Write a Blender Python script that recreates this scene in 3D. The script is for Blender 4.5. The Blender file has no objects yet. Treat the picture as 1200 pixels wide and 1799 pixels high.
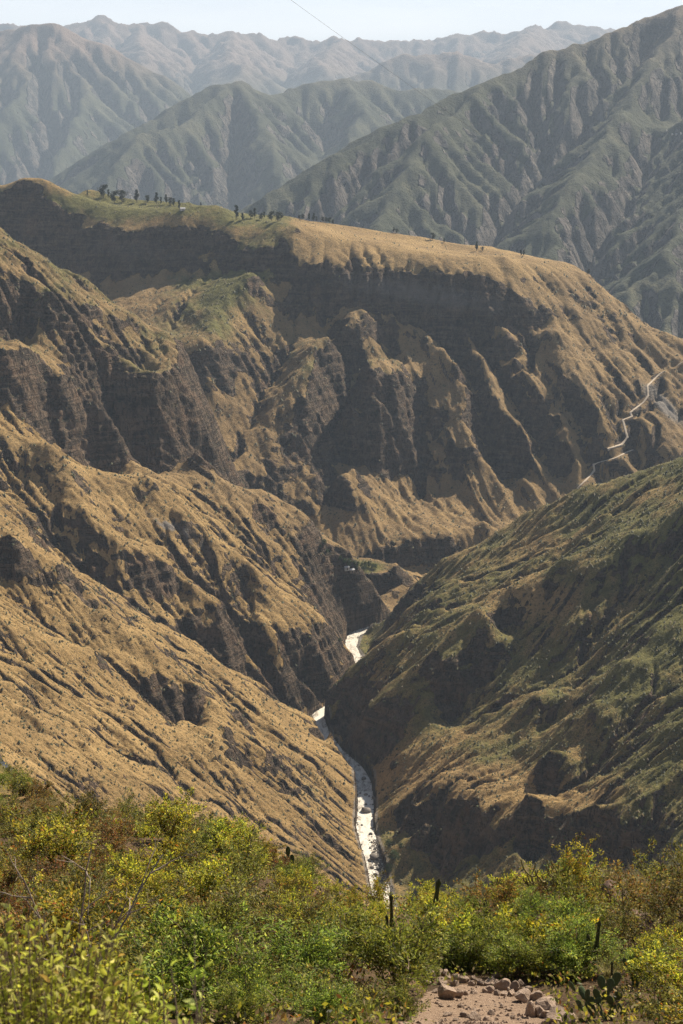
import bpy, bmesh, math, random, time
import numpy as np
from mathutils import Vector, Matrix
T0 = time.time()
SC = bpy.context.scene
COL = SC.collection
R = math.radians

# ------------------------------------------------------------------ camera
CAMZ, FPX, PITCH = 600.0, 2500.0, math.atan(700.0 / 2500.0)   # the horizon lies 700 px above the picture's centre
cam_data = bpy.data.cameras.new("camera")
cam = bpy.data.objects.new("camera", cam_data); COL.objects.link(cam)
cam.location = (0, 0, CAMZ)
cam.rotation_euler = (math.pi / 2 - PITCH, 0, 0)
cam_data.sensor_fit = 'VERTICAL'; cam_data.sensor_height = 36.0
cam_data.lens = 36.0 * FPX / 1799.0
cam_data.clip_start = 0.2; cam_data.clip_end = 120000
cam_data.dof.use_dof = True; cam_data.dof.focus_distance = 900.0; cam_data.dof.aperture_fstop = 6.3
SC.camera = cam

# ------------------------------------------------------------------ sky, sun, exposure
SUN_AZ, SUN_EL = R(36), R(38.5)           # azimuth clockwise from the view direction (+Y)
world = bpy.data.worlds.new("World"); SC.world = world; world.use_nodes = True
wn, wl = world.node_tree.nodes, world.node_tree.links
wn.clear()
w_out = wn.new('ShaderNodeOutputWorld'); w_bg = wn.new('ShaderNodeBackground')
w_sky = wn.new('ShaderNodeTexSky'); w_sky.sky_type = 'NISHITA'; w_sky.sun_disc = False
w_sky.sun_elevation = SUN_EL; w_sky.sun_rotation = SUN_AZ
w_sky.altitude = 3300; w_sky.dust_density = 1.6; w_sky.air_density = 0.8
# a thin veil of high cloud, thicker toward the horizon all round
w_tc = wn.new('ShaderNodeTexCoord'); w_sep = wn.new('ShaderNodeSeparateXYZ'); wl.new(w_tc.outputs['Generated'], w_sep.inputs[0])
w_abs = wn.new('ShaderNodeMath'); w_abs.operation = 'ABSOLUTE'; wl.new(w_sep.outputs['Z'], w_abs.inputs[0])
w_mr = wn.new('ShaderNodeMapRange'); w_mr.interpolation_type = 'SMOOTHSTEP'; wl.new(w_abs.outputs[0], w_mr.inputs[0])
w_mr.inputs[1].default_value = 0.0; w_mr.inputs[2].default_value = 0.16; w_mr.inputs[3].default_value = 0.85; w_mr.inputs[4].default_value = 0.0
w_map = wn.new('ShaderNodeMapping'); w_map.inputs['Scale'].default_value = (1.0, 1.0, 7.0); wl.new(w_tc.outputs['Generated'], w_map.inputs[0])
w_no = wn.new('ShaderNodeTexNoise'); w_no.inputs['Scale'].default_value = 3.5; w_no.inputs['Detail'].default_value = 6; wl.new(w_map.outputs[0], w_no.inputs['Vector'])
w_mul = wn.new('ShaderNodeMath'); w_mul.operation = 'MULTIPLY_ADD'; w_mul.use_clamp = True; wl.new(w_no.outputs['Fac'], w_mul.inputs[0]); w_mul.inputs[1].default_value = 0.55
w_sub = wn.new('ShaderNodeMath'); w_sub.operation = 'SUBTRACT'; wl.new(w_mr.outputs[0], w_sub.inputs[0]); w_sub.inputs[1].default_value = 0.25; wl.new(w_sub.outputs[0], w_mul.inputs[2])
w_mix = wn.new('ShaderNodeMix'); w_mix.data_type = 'RGBA'; wl.new(w_mul.outputs[0], w_mix.inputs[0]); wl.new(w_sky.outputs[0], w_mix.inputs[6]); w_mix.inputs[7].default_value = (18.0, 17.4, 16.6, 1)
wl.new(w_mix.outputs[2], w_bg.inputs[0]); wl.new(w_bg.outputs[0], w_out.inputs[0])
w_bg.inputs[1].default_value = 0.05
sun_data = bpy.data.lights.new("sun", 'SUN'); sun = bpy.data.objects.new("sun", sun_data); COL.objects.link(sun)
sun_data.energy = 5.0; sun_data.angle = R(0.5); sun_data.color = (1.0, 0.89, 0.72)
sdir = Vector((math.sin(SUN_AZ) * math.cos(SUN_EL), math.cos(SUN_AZ) * math.cos(SUN_EL), math.sin(SUN_EL)))
sun.rotation_euler = sdir.to_track_quat('Z', 'Y').to_euler()
sun.location = (300, 300, 1500)
SC.view_settings.view_transform = 'Standard'; SC.view_settings.look = 'None'
SC.view_settings.exposure = 1.0; SC.view_settings.gamma = 1.0
SC.render.engine = 'CYCLES'
SC.cycles.use_denoising = True; SC.cycles.denoiser = 'OPENIMAGEDENOISE'; SC.cycles.denoising_input_passes = 'RGB_ALBEDO_NORMAL'; SC.cycles.denoising_prefilter = 'NONE'
SC.cycles.max_bounces = 5; SC.cycles.diffuse_bounces = 3; SC.cycles.volume_bounces = 0
SC.cycles.transparent_max_bounces = 6

# ------------------------------------------------------------------ helpers: pixels of the survey photograph -> points of the place
CP, SP = math.cos(PITCH), math.sin(PITCH)
def ray(px, py):
    cx, cy = (px - 600.0) / FPX, (899.5 - py) / FPX
    dy = CP + cy * SP
    return cx / dy, (-SP + cy * CP) / dy        # x per metre ahead, z per metre ahead
def pt(px, py, Y):
    a, b = ray(px, py)
    return (a * Y, Y, CAMZ + b * Y)
def project(x, y, z):
    zc = z - CAMZ
    f = y * CP - zc * SP; u = y * SP + zc * CP
    return 600 + FPX * x / f, 899.5 - FPX * u / f

# ------------------------------------------------------------------ noise
def _hash(ix, iy, seed):
    h = (ix.astype(np.uint32) * np.uint32(374761393) + iy.astype(np.uint32) * np.uint32(668265263) + np.uint32((seed * 974711 + 12345) & 0xffffffff))
    h = (h ^ (h >> np.uint32(13))) * np.uint32(1274126177)
    return h ^ (h >> np.uint32(16))
def perlin(x, y, seed=0):
    x0 = np.floor(x); y0 = np.floor(y); fx = x - x0; fy = y - y0
    ix = x0.astype(np.int64); iy = y0.astype(np.int64)
    u = fx * fx * fx * (fx * (fx * 6 - 15) + 10); v = fy * fy * fy * (fy * (fy * 6 - 15) + 10)
    def g(dx, dy):
        a = _hash(ix + dx, iy + dy, seed).astype(np.float64) * (2 * math.pi / 4294967296.0)
        return np.cos(a) * (fx - dx) + np.sin(a) * (fy - dy)
    a = g(0, 0); b = g(1, 0); c = g(0, 1); d = g(1, 1)
    return ((a + (b - a) * u) * (1 - v) + (c + (d - c) * u) * v) * 1.5
def fbm(x, y, octs=5, seed=0, gain=0.5, ridged=False):
    s = np.zeros_like(x, dtype=np.float64); amp = 1.0; tot = 0
    for k in range(octs):
        n = perlin(x, y, seed + k * 17)
        if ridged: n = 1 - 2 * np.abs(n)
        s += amp * n; tot += amp; amp *= gain
        x, y = (x * 1.6 + y * 1.2) + 13.7, (-x * 1.2 + y * 1.6) + 7.1
    return s / tot
def sstep(a, b, x):
    t = np.clip((x - a) / (b - a), 0, 1); return t * t * (3 - 2 * t)
def blur(h, n=1):
    for _ in range(n):
        p = np.pad(h, 1, mode='edge')
        h = (p[:-2, 1:-1] + p[2:, 1:-1] + p[1:-1, :-2] + p[1:-1, 2:]) * 0.125 + h * 0.5
    return h

# ------------------------------------------------------------------ erosion of a height grid (implicit stream power)
def erode(h, cell, fixed, steps, kdt, m=0.45, seed=1, talus=None, diff=0.0, amax=None, kmap=None):
    ny, nx = h.shape; N = ny * nx
    rng = np.random.default_rng(seed)
    idx = np.arange(N).reshape(ny, nx)
    offs = [(-1, -1), (-1, 0), (-1, 1), (0, -1), (0, 1), (1, -1), (1, 0), (1, 1)]
    area = (cell * cell).ravel()
    jit = [(0.8 + 0.4 * rng.random((ny, nx))) for _ in offs]      # crooked channels that stay where they are
    for s in range(steps):
        best = np.zeros((ny, nx)); rec = idx.copy(); dist = np.ones((ny, nx))
        hp = np.pad(h, 1, constant_values=1e9)
        for jj, (dy, dx) in zip(jit, offs):
            dd = cell * (1.41421 if dx and dy else 1.0)
            sl = (h - hp[1 + dy:1 + dy + ny, 1 + dx:1 + dx + nx]) / dd
            sl *= jj
            w = sl > best
            best[w] = sl[w]; dist[w] = dd[w]
            rec[w] = (idx + dy * nx + dx)[w]
        rec[fixed] = idx[fixed]
        r = rec.ravel()
        # drainage area by pointer doubling
        A = area.copy(); rr = np.where(r == idx.ravel(), N, r)
        rr = np.append(rr, N)
        for k in range(12):
            A = A + np.bincount(rr[:N], weights=A, minlength=N + 1)[:N]
            rr = rr[rr]
            if (rr[:N] == N).all(): break
        if amax: A = np.minimum(A, amax)
        c = kdt * A ** m / dist.ravel()
        if kmap is not None: c = c * kmap.ravel()
        c[r == idx.ravel()] = 0
        a = h.ravel() / (1 + c); b = c / (1 + c); rr = r.copy()
        for k in range(12):
            a = a + b * a[rr]; b = b * b[rr]; rr = rr[rr]
            if b.max() < 1e-6: break
        a = a + b * h.ravel()[rr]
        h = a.reshape(ny, nx)
        if diff > 0:
            hb = blur(h); h = np.where(fixed, h, h + diff * (hb - h))
        if talus:
            for _ in range(2):
                hp = np.pad(h, 1, mode='edge'); d = np.zeros_like(h)
                for (dy, dx) in ((-1, 0), (1, 0), (0, -1), (0, 1)):
                    e = h - hp[1 + dy:1 + dy + ny, 1 + dx:1 + dx + nx]
                    lim = talus * cell
                    d -= np.clip(e - lim, 0, None) * 0.2
                    d += np.clip(-e - lim, 0, None) * 0.2
                h = np.where(fixed, h, h + d)
    return h, A.reshape(ny, nx)

# ------------------------------------------------------------------ the canyon: survey points
def river_z(Y): return 0.016 * (Y - 950.0)
RIV_PX = [(700, 1680), (676, 1600), (668, 1560), (655, 1510), (641, 1455), (643, 1405), (636, 1362), (612, 1338), (588, 1318), (568, 1292), (556, 1257),
          (578, 1244), (612, 1216), (638, 1172), (614, 1138), (622, 1114), (665, 1100), (730, 1078), (800, 1050)]
RIV = []
for (px, py) in RIV_PX:
    a, b = ray(px, py); Y = (CAMZ + 0.016 * 950.0) / (0.016 - b)
    RIV.append((a * Y, Y, river_z(Y)))
RIV_VIS = list(RIV)
RIV = [(520, 380, -9), (330, 560, -7), (150, 720, -5), (75, 830, -3)] + RIV[0:] + [(250, 1790, 13.4), (400, 1840, 14.2), (560, 1900, 15.2), (1000, 2060, 17.8)]
RIV = np.array(RIV)
def dens(poly, step):
    poly = np.asarray(poly, float); out = []
    for a, b in zip(poly[:-1], poly[1:]):
        n = max(1, int(np.linalg.norm((b - a)[:2]) / step))
        for k in range(n): out.append(a + (b - a) * k / n)
    out.append(poly[-1]); return np.array(out)
_rs = RIV[3:23]
def xr(Y): return np.interp(Y, _rs[:, 1], _rs[:, 0])
def left_base(x, Y):
    d = np.maximum(xr(Y) - x, 0)
    g = 10 + 62 * sstep(1250, 1620, Y)
    s = 0.73 - 0.13 * sstep(1100, 1600, Y)
    return river_z(Y) + g * (1 - np.exp(-d / 28.0)) + s * d
def right_base(x, Y):
    d = np.maximum(x - xr(Y), 0)
    g = 8 + 50 * sstep(1180, 1290, Y) * (1 - sstep(1450, 1600, Y))
    return river_z(Y) + g * (1 - np.exp(-d / 22.0)) * np.exp(-d / 140.0) + (0.58 + 0.13 * sstep(1300, 1560, Y)) * d
def onto(base, px, py, off, y0=700, y1=2300):
    a, b = ray(px, py); Ys = np.linspace(y0, y1, 3201)
    f = CAMZ + b * Ys - off - base(a * Ys, Ys)
    k = np.argmax(f <= 0)
    Y = Ys[k]
    return (a * Y, Y, CAMZ + b * Y)
CTRL = []
def line(pts, step=45): CTRL.append(dens(pts, step))
def pline(pts, step=45): line([pt(*p) for p in pts], step)
def lline(pts, off, step=45): line([onto(left_base, p[0], p[1], p[2] if len(p) > 2 else off) for p in pts], step)
def rline(pts, off, step=45): line([onto(right_base, p[0], p[1], p[2] if len(p) > 2 else off) for p in pts], step)
line(RIV, 25)
# general canyon sides (also out of view)
for Y in (400, 520, 650, 760, 860):
    for d in (25, 70, 140, 240, 380, 560):
        CTRL.append(np.array([[xr(Y) + d, Y, right_base(xr(Y) + d, Y)]]))
        if Y > 700: CTRL.append(np.array([[xr(Y) - d, Y, left_base(xr(Y) - d, Y)]]))
for Y in (960, 1060, 1160, 1260, 1360, 1460):
    for d in (14, 45, 90, 150, 230, 320, 430, 560, 720):
        CTRL.append(np.array([[xr(Y) + d, Y, right_base(xr(Y) + d, Y)]]))
        CTRL.append(np.array([[xr(Y) - d, Y, left_base(xr(Y) - d, Y)]]))
for Y in (1540, 1610):
    for d in (14, 45, 90, 150, 230, 320, 430, 560, 720):
        CTRL.append(np.array([[xr(Y) - d, Y, left_base(xr(Y) - d, Y)]]))
# right hill: crest against the far wall, and its back falling to the hidden river bend
pline([(1420, 700, 1480), (1300, 756, 1490), (1200, 808, 1500), (1100, 843, 1512), (1010, 872, 1522), (960, 893, 1530), (870, 945, 1545), (800, 985, 1558), (760, 1012, 1566), (700, 1056, 1576), (655, 1096, 1584)], 25)
line([(110, 1640, 38), (250, 1655, 85), (420, 1680, 130), (600, 1700, 170)], 50)
pline([(650, 1062, 1665), (690, 1035, 1690), (722, 1020, 1712)], 15)
# nose of the right hill above the narrow bend
rline([(690, 1130, 8), (740, 1090, 6)], 6, 20)
rline([(570, 1300, -6), (600, 1320, -6), (640, 1345, -4)], -5, 20)
# fan platform on the right bank, with a scarp below it
pline([(690, 1420, 1120), (730, 1425, 1085), (800, 1432, 1040), (860, 1440, 1010), (930, 1432, 985), (1000, 1462, 950), (1080, 1480, 920)], 25)
pline([(715, 1462, 1100), (790, 1500, 1030), (860, 1520, 990), (930, 1530, 965), (1010, 1540, 935), (1090, 1560, 905)], 25)
pline([(760, 1390, 1105), (850, 1390, 1075), (930, 1380, 1060), (1000, 1390, 1030)], 30)
# spurs and gullies of the right hill
rline([(1200, 905), (1100, 955), (1000, 1005), (900, 1042), (860, 1090)], 14, 30)
rline([(870, 1100), (800, 1180), (740, 1260), (700, 1330)], 12, 30)
rline([(1190, 1010), (1100, 1080), (1030, 1170), (950, 1280), (900, 1350)], -14, 30)
rline([(1200, 1080), (1100, 1180), (1040, 1260), (960, 1350)], 10, 30)
rline([(900, 1130), (850, 1210), (800, 1280)], -16, 30)
rline([(1200, 1190), (1120, 1290), (1040, 1370), (960, 1420)], -14, 30)
rline([(1200, 1290), (1110, 1390), (1040, 1440)], 10, 30)
# left bank: lower spur that hides the river, gullies and ribs
lline([(480, 1120, 8), (560, 1145, 12), (620, 1172, 10)], 8, 25)
lline([(470, 1165, -10), (540, 1205, -14)], -8, 25)
lline([(0, 952), (100, 998), (195, 1082), (270, 1142), (350, 1222), (400, 1288)], 16, 30)
lline([(0, 1020), (60, 1075), (120, 1130), (180, 1190), (270, 1245), (340, 1290)], -14, 30)
lline([(20, 870), (110, 960), (180, 1030), (250, 1095), (330, 1140), (440, 1185)], -16, 30)
lline([(100, 800), (200, 940), (290, 1000), (400, 1090), (470, 1130)], 14, 30)
lline([(130, 820), (235, 945), (330, 1010), (430, 1090)], -6, 30)
lline([(250, 850), (340, 920), (450, 1010), (540, 1090), (590, 1120)], 12, 30)
lline([(560, 1260, 4), (600, 1330, 3)], 4, 25)
def ry(py): return (CAMZ + 0.016 * 950.0) / (0.016 - ray(600, py)[1])
line([pt(px, py, ry(py) - dy) for (px, py, dy) in ((552, 1264, 30), (562, 1292, 45), (582, 1315, 48), (602, 1331, 42), (622, 1352, 26))], 12)
line([pt(px, py, ry(py) - dy) for (px, py, dy) in ((662, 1158, 85), (634, 1174, 82), (602, 1198, 74), (572, 1226, 46))], 12)
# left bank: crest against the side gorge
pline([(230, 812, 1585), (330, 835, 1625), (400, 858, 1640), (480, 890, 1662), (520, 922, 1676), (560, 958, 1692), (600, 984, 1712)], 22)
# orchard terrace and its cliff
pline([(600, 1004, 1700), (640, 1010, 1704), (685, 1003, 1712)], 12)
pline([(612, 986, 1735), (650, 990, 1738), (688, 992, 1734)], 12)
pline([(605, 1040, 1690), (640, 1045, 1694), (690, 1030, 1702)], 12)
# big left ridge: crest, nose, cliff band
pline([(-250, 260, 1900), (-120, 330, 1850), (0, 400, 1800), (60, 445, 1792), (110, 482, 1785), (200, 545, 1775), (290, 600, 1765), (330, 622, 1758), (355, 642, 1750), (372, 690, 1742), (395, 752, 1735), (403, 790, 1730)], 22)
pline([(402, 830, 1690), (398, 852, 1665)], 10)
pline([(-120, 640, 1530), (0, 622, 1530), (60, 640, 1535), (120, 690, 1545), (200, 740, 1565), (270, 700, 1610), (330, 720, 1650), (375, 760, 1690)], 25)
pline([(-120, 730, 1495), (0, 712, 1500), (60, 740, 1510), (120, 780, 1525), (200, 812, 1555), (260, 795, 1600), (330, 820, 1640)], 25)
pline([(0, 520, 1640), (90, 560, 1640), (180, 620, 1650), (260, 660, 1670)], 30)
# side gorge floor behind the left ridge
line([(110, 1745, 14), (40, 1785, 24), (-30, 1800, 32), (-110, 1800, 55), (-190, 1845, 95), (-270, 1930, 165), (-380, 2040, 250), (-560, 2160, 330), (-800, 2250, 400)], 30)
# far wall: rim from the left to the plateau
pline([(-200, 330, 2520), (-80, 325, 2510), (0, 334, 2500), (40, 316, 2500), (70, 315, 2500), (110, 332, 2490), (150, 352, 2475), (200, 376, 2450), (250, 380, 2440), (290, 372, 2440), (330, 366, 2445), (370, 362, 2455), (400, 372, 2450), (440, 395, 2420), (490, 392, 2380), (520, 400, 2350), (545, 432, 2330),
       (620, 442, 2320), (700, 457, 2310), (760, 458, 2312), (810, 470, 2305), (860, 478, 2300), (878, 452, 2340)], 22)
pline([(150, 335, 2620), (240, 352, 2600), (330, 358, 2600), (400, 372, 2560), (450, 380, 2540), (500, 380, 2520), (600, 396, 2520), (700, 411, 2520), (800, 428, 2510), (860, 434, 2500), (880, 440, 2490), (1000, 465, 2450), (1040, 484, 2430), (1100, 540, 2380), (1150, 588, 2335), (1200, 608, 2300), (1320, 690, 2240), (1500, 800, 2180)], 25)
line([(-900, 2700, 330), (-500, 2690, 300), (0, 2650, 290), (500, 2600, 220), (1000, 2560, 110)], 80)
line([(-1000, 2800, 130), (-500, 2800, 110), (0, 2780, 90), (500, 2770, 70), (1100, 2750, 40)], 80)
# the plateau top between the rims, and the back of its right nose
pline([(-80, 338, 2560), (0, 345, 2560), (60, 330, 2560), (110, 345, 2545), (160, 356, 2530), (240, 366, 2520), (330, 368, 2520), (390, 376, 2510)], 22)
pline([(150, 350, 2580), (240, 360, 2570), (330, 366, 2570), (400, 376, 2545)], 22)
pline([(470, 388, 2470), (530, 392, 2440), (600, 410, 2420), (700, 428, 2420), (800, 446, 2410), (860, 454, 2400)], 22)
pline([(500, 388, 2490), (600, 402, 2480), (700, 418, 2480), (800, 436, 2470), (870, 444, 2450)], 22)
pline([(900, 452, 2520), (1000, 478, 2500), (1045, 505, 2480), (1105, 565, 2430), (1155, 612, 2390), (1205, 632, 2360), (1320, 715, 2300)], 22)
# cliff foot
pline([(0, 440, 2440), (90, 462, 2410), (170, 470, 2385), (240, 478, 2365), (300, 486, 2345), (360, 470, 2350), (420, 478, 2320), (470, 500, 2275), (520, 532, 2245), (600, 545, 2245), (680, 556, 2246), (780, 562, 2248), (850, 572, 2242), (920, 592, 2240), (960, 572, 2262), (1040, 560, 2300)], 22)
pline([(70, 400, 2440), (200, 425, 2405), (300, 430, 2385)], 40)
# top of the vertical band under the grassy shoulder
pline([(540, 478, 2274), (620, 488, 2274), (700, 497, 2274), (780, 502, 2274), (860, 516, 2268), (920, 536, 2264)], 22)
# hollow and talus of the side gorge
pline([(250, 520, 2290), (310, 540, 2220), (350, 580, 2140)], 30)
# green spur A
pline([(500, 398, 2370), (462, 440, 2320), (425, 500, 2240), (385, 560, 2160), (352, 608, 2080)], 25)
pline([(520, 565, 2228), (488, 630, 2150), (455, 700, 2065), (428, 770, 1975), (412, 830, 1890)], 25)
# spur B and the ribs of the middle wall
pline([(640, 548, 2222), (585, 598, 2150), (535, 640, 2090), (508, 672, 2050), (498, 715, 2010)], 25)
pline([(676, 554, 2246), (750, 602, 2190), (800, 650, 2145), (830, 690, 2115)], 25)
pline([(640, 640, 2085), (665, 690, 2035)], 25)
pline([(500, 705, 2005), (570, 712, 2015), (640, 735, 2040), (700, 715, 2060)], 25)
pline([(760, 720, 2090), (830, 712, 2098)], 25)
pline([(700, 640, 2140), (710, 690, 2085)], 25)
pline([(440, 850, 1890), (490, 872, 1885), (560, 850, 1910), (620, 830, 1930)], 20)
pline([(640, 745, 2045), (612, 830, 1975), (575, 890, 1905)], 25)
pline([(660, 830, 1985), (700, 900, 1910), (705, 945, 1845)], 25)
pline([(690, 975, 1800), (730, 970, 1806), (770, 962, 1818), (810, 948, 1832), (860, 930, 1850)], 15)
pline([(690, 1008, 1786), (740, 1000, 1796), (790, 985, 1812)], 15)
pline([(790, 750, 2072), (762, 830, 2005)], 20)
for x0 in (724, 800, 884, 960):       # long straight spurs fanning down to the right, gullies between them
    pline([(x0, 588, 2222), (x0 + 50, 680, 2122), (x0 + 100, 770, 2048), (x0 + 142, 850, 1988)], 22)
    e_ = 0 if x0 < 750 else (10 if x0 < 850 else 20)
    pline([(x0 + 38, 600, 2246 - e_), (x0 + 88, 685, 2158 - e_), (x0 + 136, 772, 2084 - e_), (x0 + 180, 852, 2020 - e_)], 22)
pline([(596, 612, 2190), (612, 690, 2112), (604, 760, 2050), (590, 820, 1998)], 22)
pline([(690, 620, 2195), (700, 672, 2142), (728, 760, 2070), (742, 860, 1985)], 22)
pline([(548, 660, 2062), (560, 760, 1992), (540, 830, 1930)], 22)
pline([(800, 850, 1992), (850, 930, 1918)], 30)
pline([(900, 640, 2190), (960, 740, 2085), (1010, 830, 2000)], 30)
pline([(1000, 600, 2245), (1080, 700, 2135), (1150, 780, 2045), (1250, 850, 1985)], 30)
pline([(1120, 610, 2290), (1200, 700, 2150), (1300, 780, 2080)], 30)
# near hillside dropping from the lookout (mostly hidden by the foreground)
line([(-30, 70, 548), (-10, 140, 500), (10, 260, 420), (20, 400, 330), (20, 550, 215), (15, 700, 105)], 60)
line([(-160, 150, 505), (-170, 300, 420), (-180, 450, 340), (-150, 600, 235)], 60)
line([(120, 120, 520), (150, 260, 410), (120, 400, 290), (80, 560, 150)], 60)
line([(-360, 300, 430), (-420, 550, 420), (-480, 800, 410), (-560, 1100, 430)], 80)
line([(-60, 45, 566), (0, 45, 566), (60, 45, 564)], 20)
CT = np.concatenate(CTRL)
# drop near-duplicates
keep = []
for i in range(len(CT)):
    if all((CT[i, 0] - CT[j, 0]) ** 2 + (CT[i, 1] - CT[j, 1]) ** 2 > 49 for j in keep): keep.append(i)
CT = CT[keep]
def rbf_fit(P, lam=0.0):
    n = len(P); xy = P[:, :2] / 1000.0
    D = np.sqrt(((xy[:, None] - xy[None]) ** 2).sum(-1))
    M = np.zeros((n + 3, n + 3)); M[:n, :n] = -D - lam * np.eye(n)
    M[:n, n] = 1; M[:n, n + 1:] = xy; M[n, :n] = 1; M[n + 1:, :n] = xy.T
    return xy, np.linalg.solve(M, np.append(P[:, 2], [0, 0, 0]))
def rbf_eval(f, x, y):
    xy, w = f; n = len(xy); X = x.ravel() / 1000.0; Y = y.ravel() / 1000.0; out = np.empty(X.size)
    for k in range(0, X.size, 40000):
        a = X[k:k + 40000, None] - xy[None, :, 0]; b = Y[k:k + 40000, None] - xy[None, :, 1]
        out[k:k + 40000] = -(np.sqrt(a * a + b * b) @ w[:n]) + w[n] + w[n + 1] * X[k:k + 40000] + w[n + 2] * Y[k:k + 40000]
    return out.reshape(x.shape)
RB = rbf_fit(CT, 0.004)
print('ctrl', len(CT), time.time() - T0)
DU = 0.00102
UM, CY0, CY1 = 0.30, 800.0, 2750.0
def make_grid(y0, y1, umax, du, dl=None):
    nx = int(2 * umax / du) + 1; ny = int(math.log(y1 / y0) / (dl or du)) + 1
    u = np.linspace(-umax, umax, nx); Y = y0 * np.exp(np.linspace(0, math.log(y1 / y0), ny))
    YY, UU = np.meshgrid(Y, u, indexing='ij'); return UU * YY, YY
def upsample(a, fy, shape):
    ny, nx = a.shape
    yi = np.linspace(0, ny - 1, shape[0]); xi = np.linspace(0, nx - 1, shape[1])
    y0 = np.minimum(yi.astype(int), ny - 2); x0 = np.minimum(xi.astype(int), nx - 2)
    ty = (yi - y0)[:, None]; tx = (xi - x0)[None]
    A = a[y0][:, x0]; B = a[y0][:, x0 + 1]; C = a[y0 + 1][:, x0]; D = a[y0 + 1][:, x0 + 1]
    return (A * (1 - tx) + B * tx) * (1 - ty) + (C * (1 - tx) + D * tx) * ty
GX, GY = make_grid(CY0, CY1, UM, DU)
lx, ly = make_grid(CY0, CY1, UM, DU * 3)
print('rbf', GX.shape, time.time() - T0)
def river_dist(x, y):
    P = dens(RIV, 12); d = np.full(x.shape, 1e9)
    for k in range(len(P) - 1):
        a = P[k, :2]; b = P[k + 1, :2]; ab = b - a; L = ab @ ab
        sel = None
        t = np.clip(((x - a[0]) * ab[0] + (y - a[1]) * ab[1]) / L, 0, 1)
        d = np.minimum(d, (x - a[0] - t * ab[0]) ** 2 + (y - a[1] - t * ab[1]) ** 2)
    return np.sqrt(d)
RD = upsample(river_dist(lx, ly), 3, GX.shape)
cell = GY * DU
YB_P = np.array([(-900, 2270), (-560, 2160), (-380, 2040), (-270, 1930), (-190, 1845), (-110, 1800), (-30, 1800), (40, 1785), (130, 1745), (250, 1790), (400, 1840), (560, 1900), (1100, 2095)])
def shape_canyon(X, Y, h0, rd, fine):
    na = sstep(10, 70, rd) * (1 - 0.75 * sstep(2310, 2380, Y) * sstep(330, 365, h0))
    wx = fbm(X / 90, Y / 90, 3, 5) * 30; wy = fbm(X / 90, Y / 90, 3, 9) * 30
    wall_ = Y > np.interp(X, YB_P[:, 0], YB_P[:, 1]); right_ = (X > xr(Y)) & ~wall_
    na = na * np.where(wall_, 0.55, np.where(right_, 0.5, 0.8))
    if not fine: return h0 + na * (15 * fbm((X + wx) / 120, (Y + wy) / 120, 5, 1, 0.55) + 5 * fbm((X + wx) / 45, (Y + wy) / 45, 4, 2, ridged=True))
    wall = Y > np.interp(X, YB_P[:, 0], YB_P[:, 1]); right = (X > xr(Y)) & ~wall; left = ~wall & ~right
    jx = X + 6 * fbm(X / 90, Y / 90, 2, 47); jy = Y + 6 * fbm(X / 90, Y / 90, 2, 48)
    def ribs(nx_, ny_, lam, amp, sd):      # straight ribs and rills running down a face
        s_ = jx * nx_ + jy * ny_; t_ = -jx * ny_ + jy * nx_
        return amp * fbm(s_ / lam, t_ / (11 * lam), 3, sd, 0.55, ridged=True)
    low = sstep(330, 280, h0)
    rb = right * (ribs(0.45, -0.89, 60, 9.0, 51) + ribs(0.45, -0.89, 22, 3.4, 52) + ribs(0.45, -0.89, 8, 1.0, 57)) + left * (ribs(0.3, 0.95, 48, 4.2, 53) + ribs(0.3, 0.95, 14, 1.0, 54) + ribs(0.3, 0.95, 6, 0.4, 58)) + wall * low * (ribs(0.93, 0.37, 44, 7.5, 55) + ribs(0.93, 0.37, 17, 3.4, 56) + ribs(0.93, 0.37, 8, 1.2, 59)) * (0.35 + 0.65 * sstep(-60, 60, X))
    h0 = h0 + sstep(18, 90, rd) * rb
    return h0 + na * (1.6 * fbm((X + wx) / 22, (Y + wy) / 22, 4, 3, 0.6, ridged=True) + 0.8 * fbm(X / 6, Y / 6, 3, 4))
def fix_edges(f):
    f[0, :] = f[-1, :] = True; f[:, 0] = f[:, -1] = True; return f
def hard(X, Y, h0):
    k = 0.45 + 1.0 * sstep(-0.3, 0.4, fbm(X / 160, Y / 160, 3, 21))
    wall = Y > np.interp(X, YB_P[:, 0], YB_P[:, 1]); k = k * np.where(wall, 0.6, np.where(X > xr(Y), 0.6, 0.68))
    return k * (1 - 0.95 * sstep(0.0, 50, Y - 2340) * sstep(340, 372, h0))     # the flat plateau top resists
LR = river_dist(lx, ly); _w = sstep(15, 90, LR)
L0 = rbf_eval(RB, lx + _w * (15 * fbm(lx / 120, ly / 120, 2, 41) + 9 * fbm(lx / 42, ly / 42, 3, 42)), ly + _w * (15 * fbm(lx / 120, ly / 120, 2, 43) + 9 * fbm(lx / 42, ly / 42, 3, 44)))
H0 = upsample(L0, 3, GX.shape)
LE, _ = erode(shape_canyon(lx, ly, L0, LR, False), ly * DU * 3, fix_edges(LR < 8), 30, 0.017, 0.46, seed=3, talus=1.9, diff=0.02, amax=3e5, kmap=hard(lx, ly, L0))
_pl = sstep(2310, 2380, ly) * sstep(330, 365, L0)
LE = LE + 0.8 * blur(L0 - LE, 60) * (1 - _pl)
HU = upsample(LE, 3, GX.shape)
HE, AR = erode(shape_canyon(GX, GY, HU, RD, True), cell, fix_edges(RD < 8), 14, 0.011, 0.45, seed=4, talus=2.4, diff=0.015, amax=1e5, kmap=hard(GX, GY, H0))
print('erode', time.time() - T0)
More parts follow.
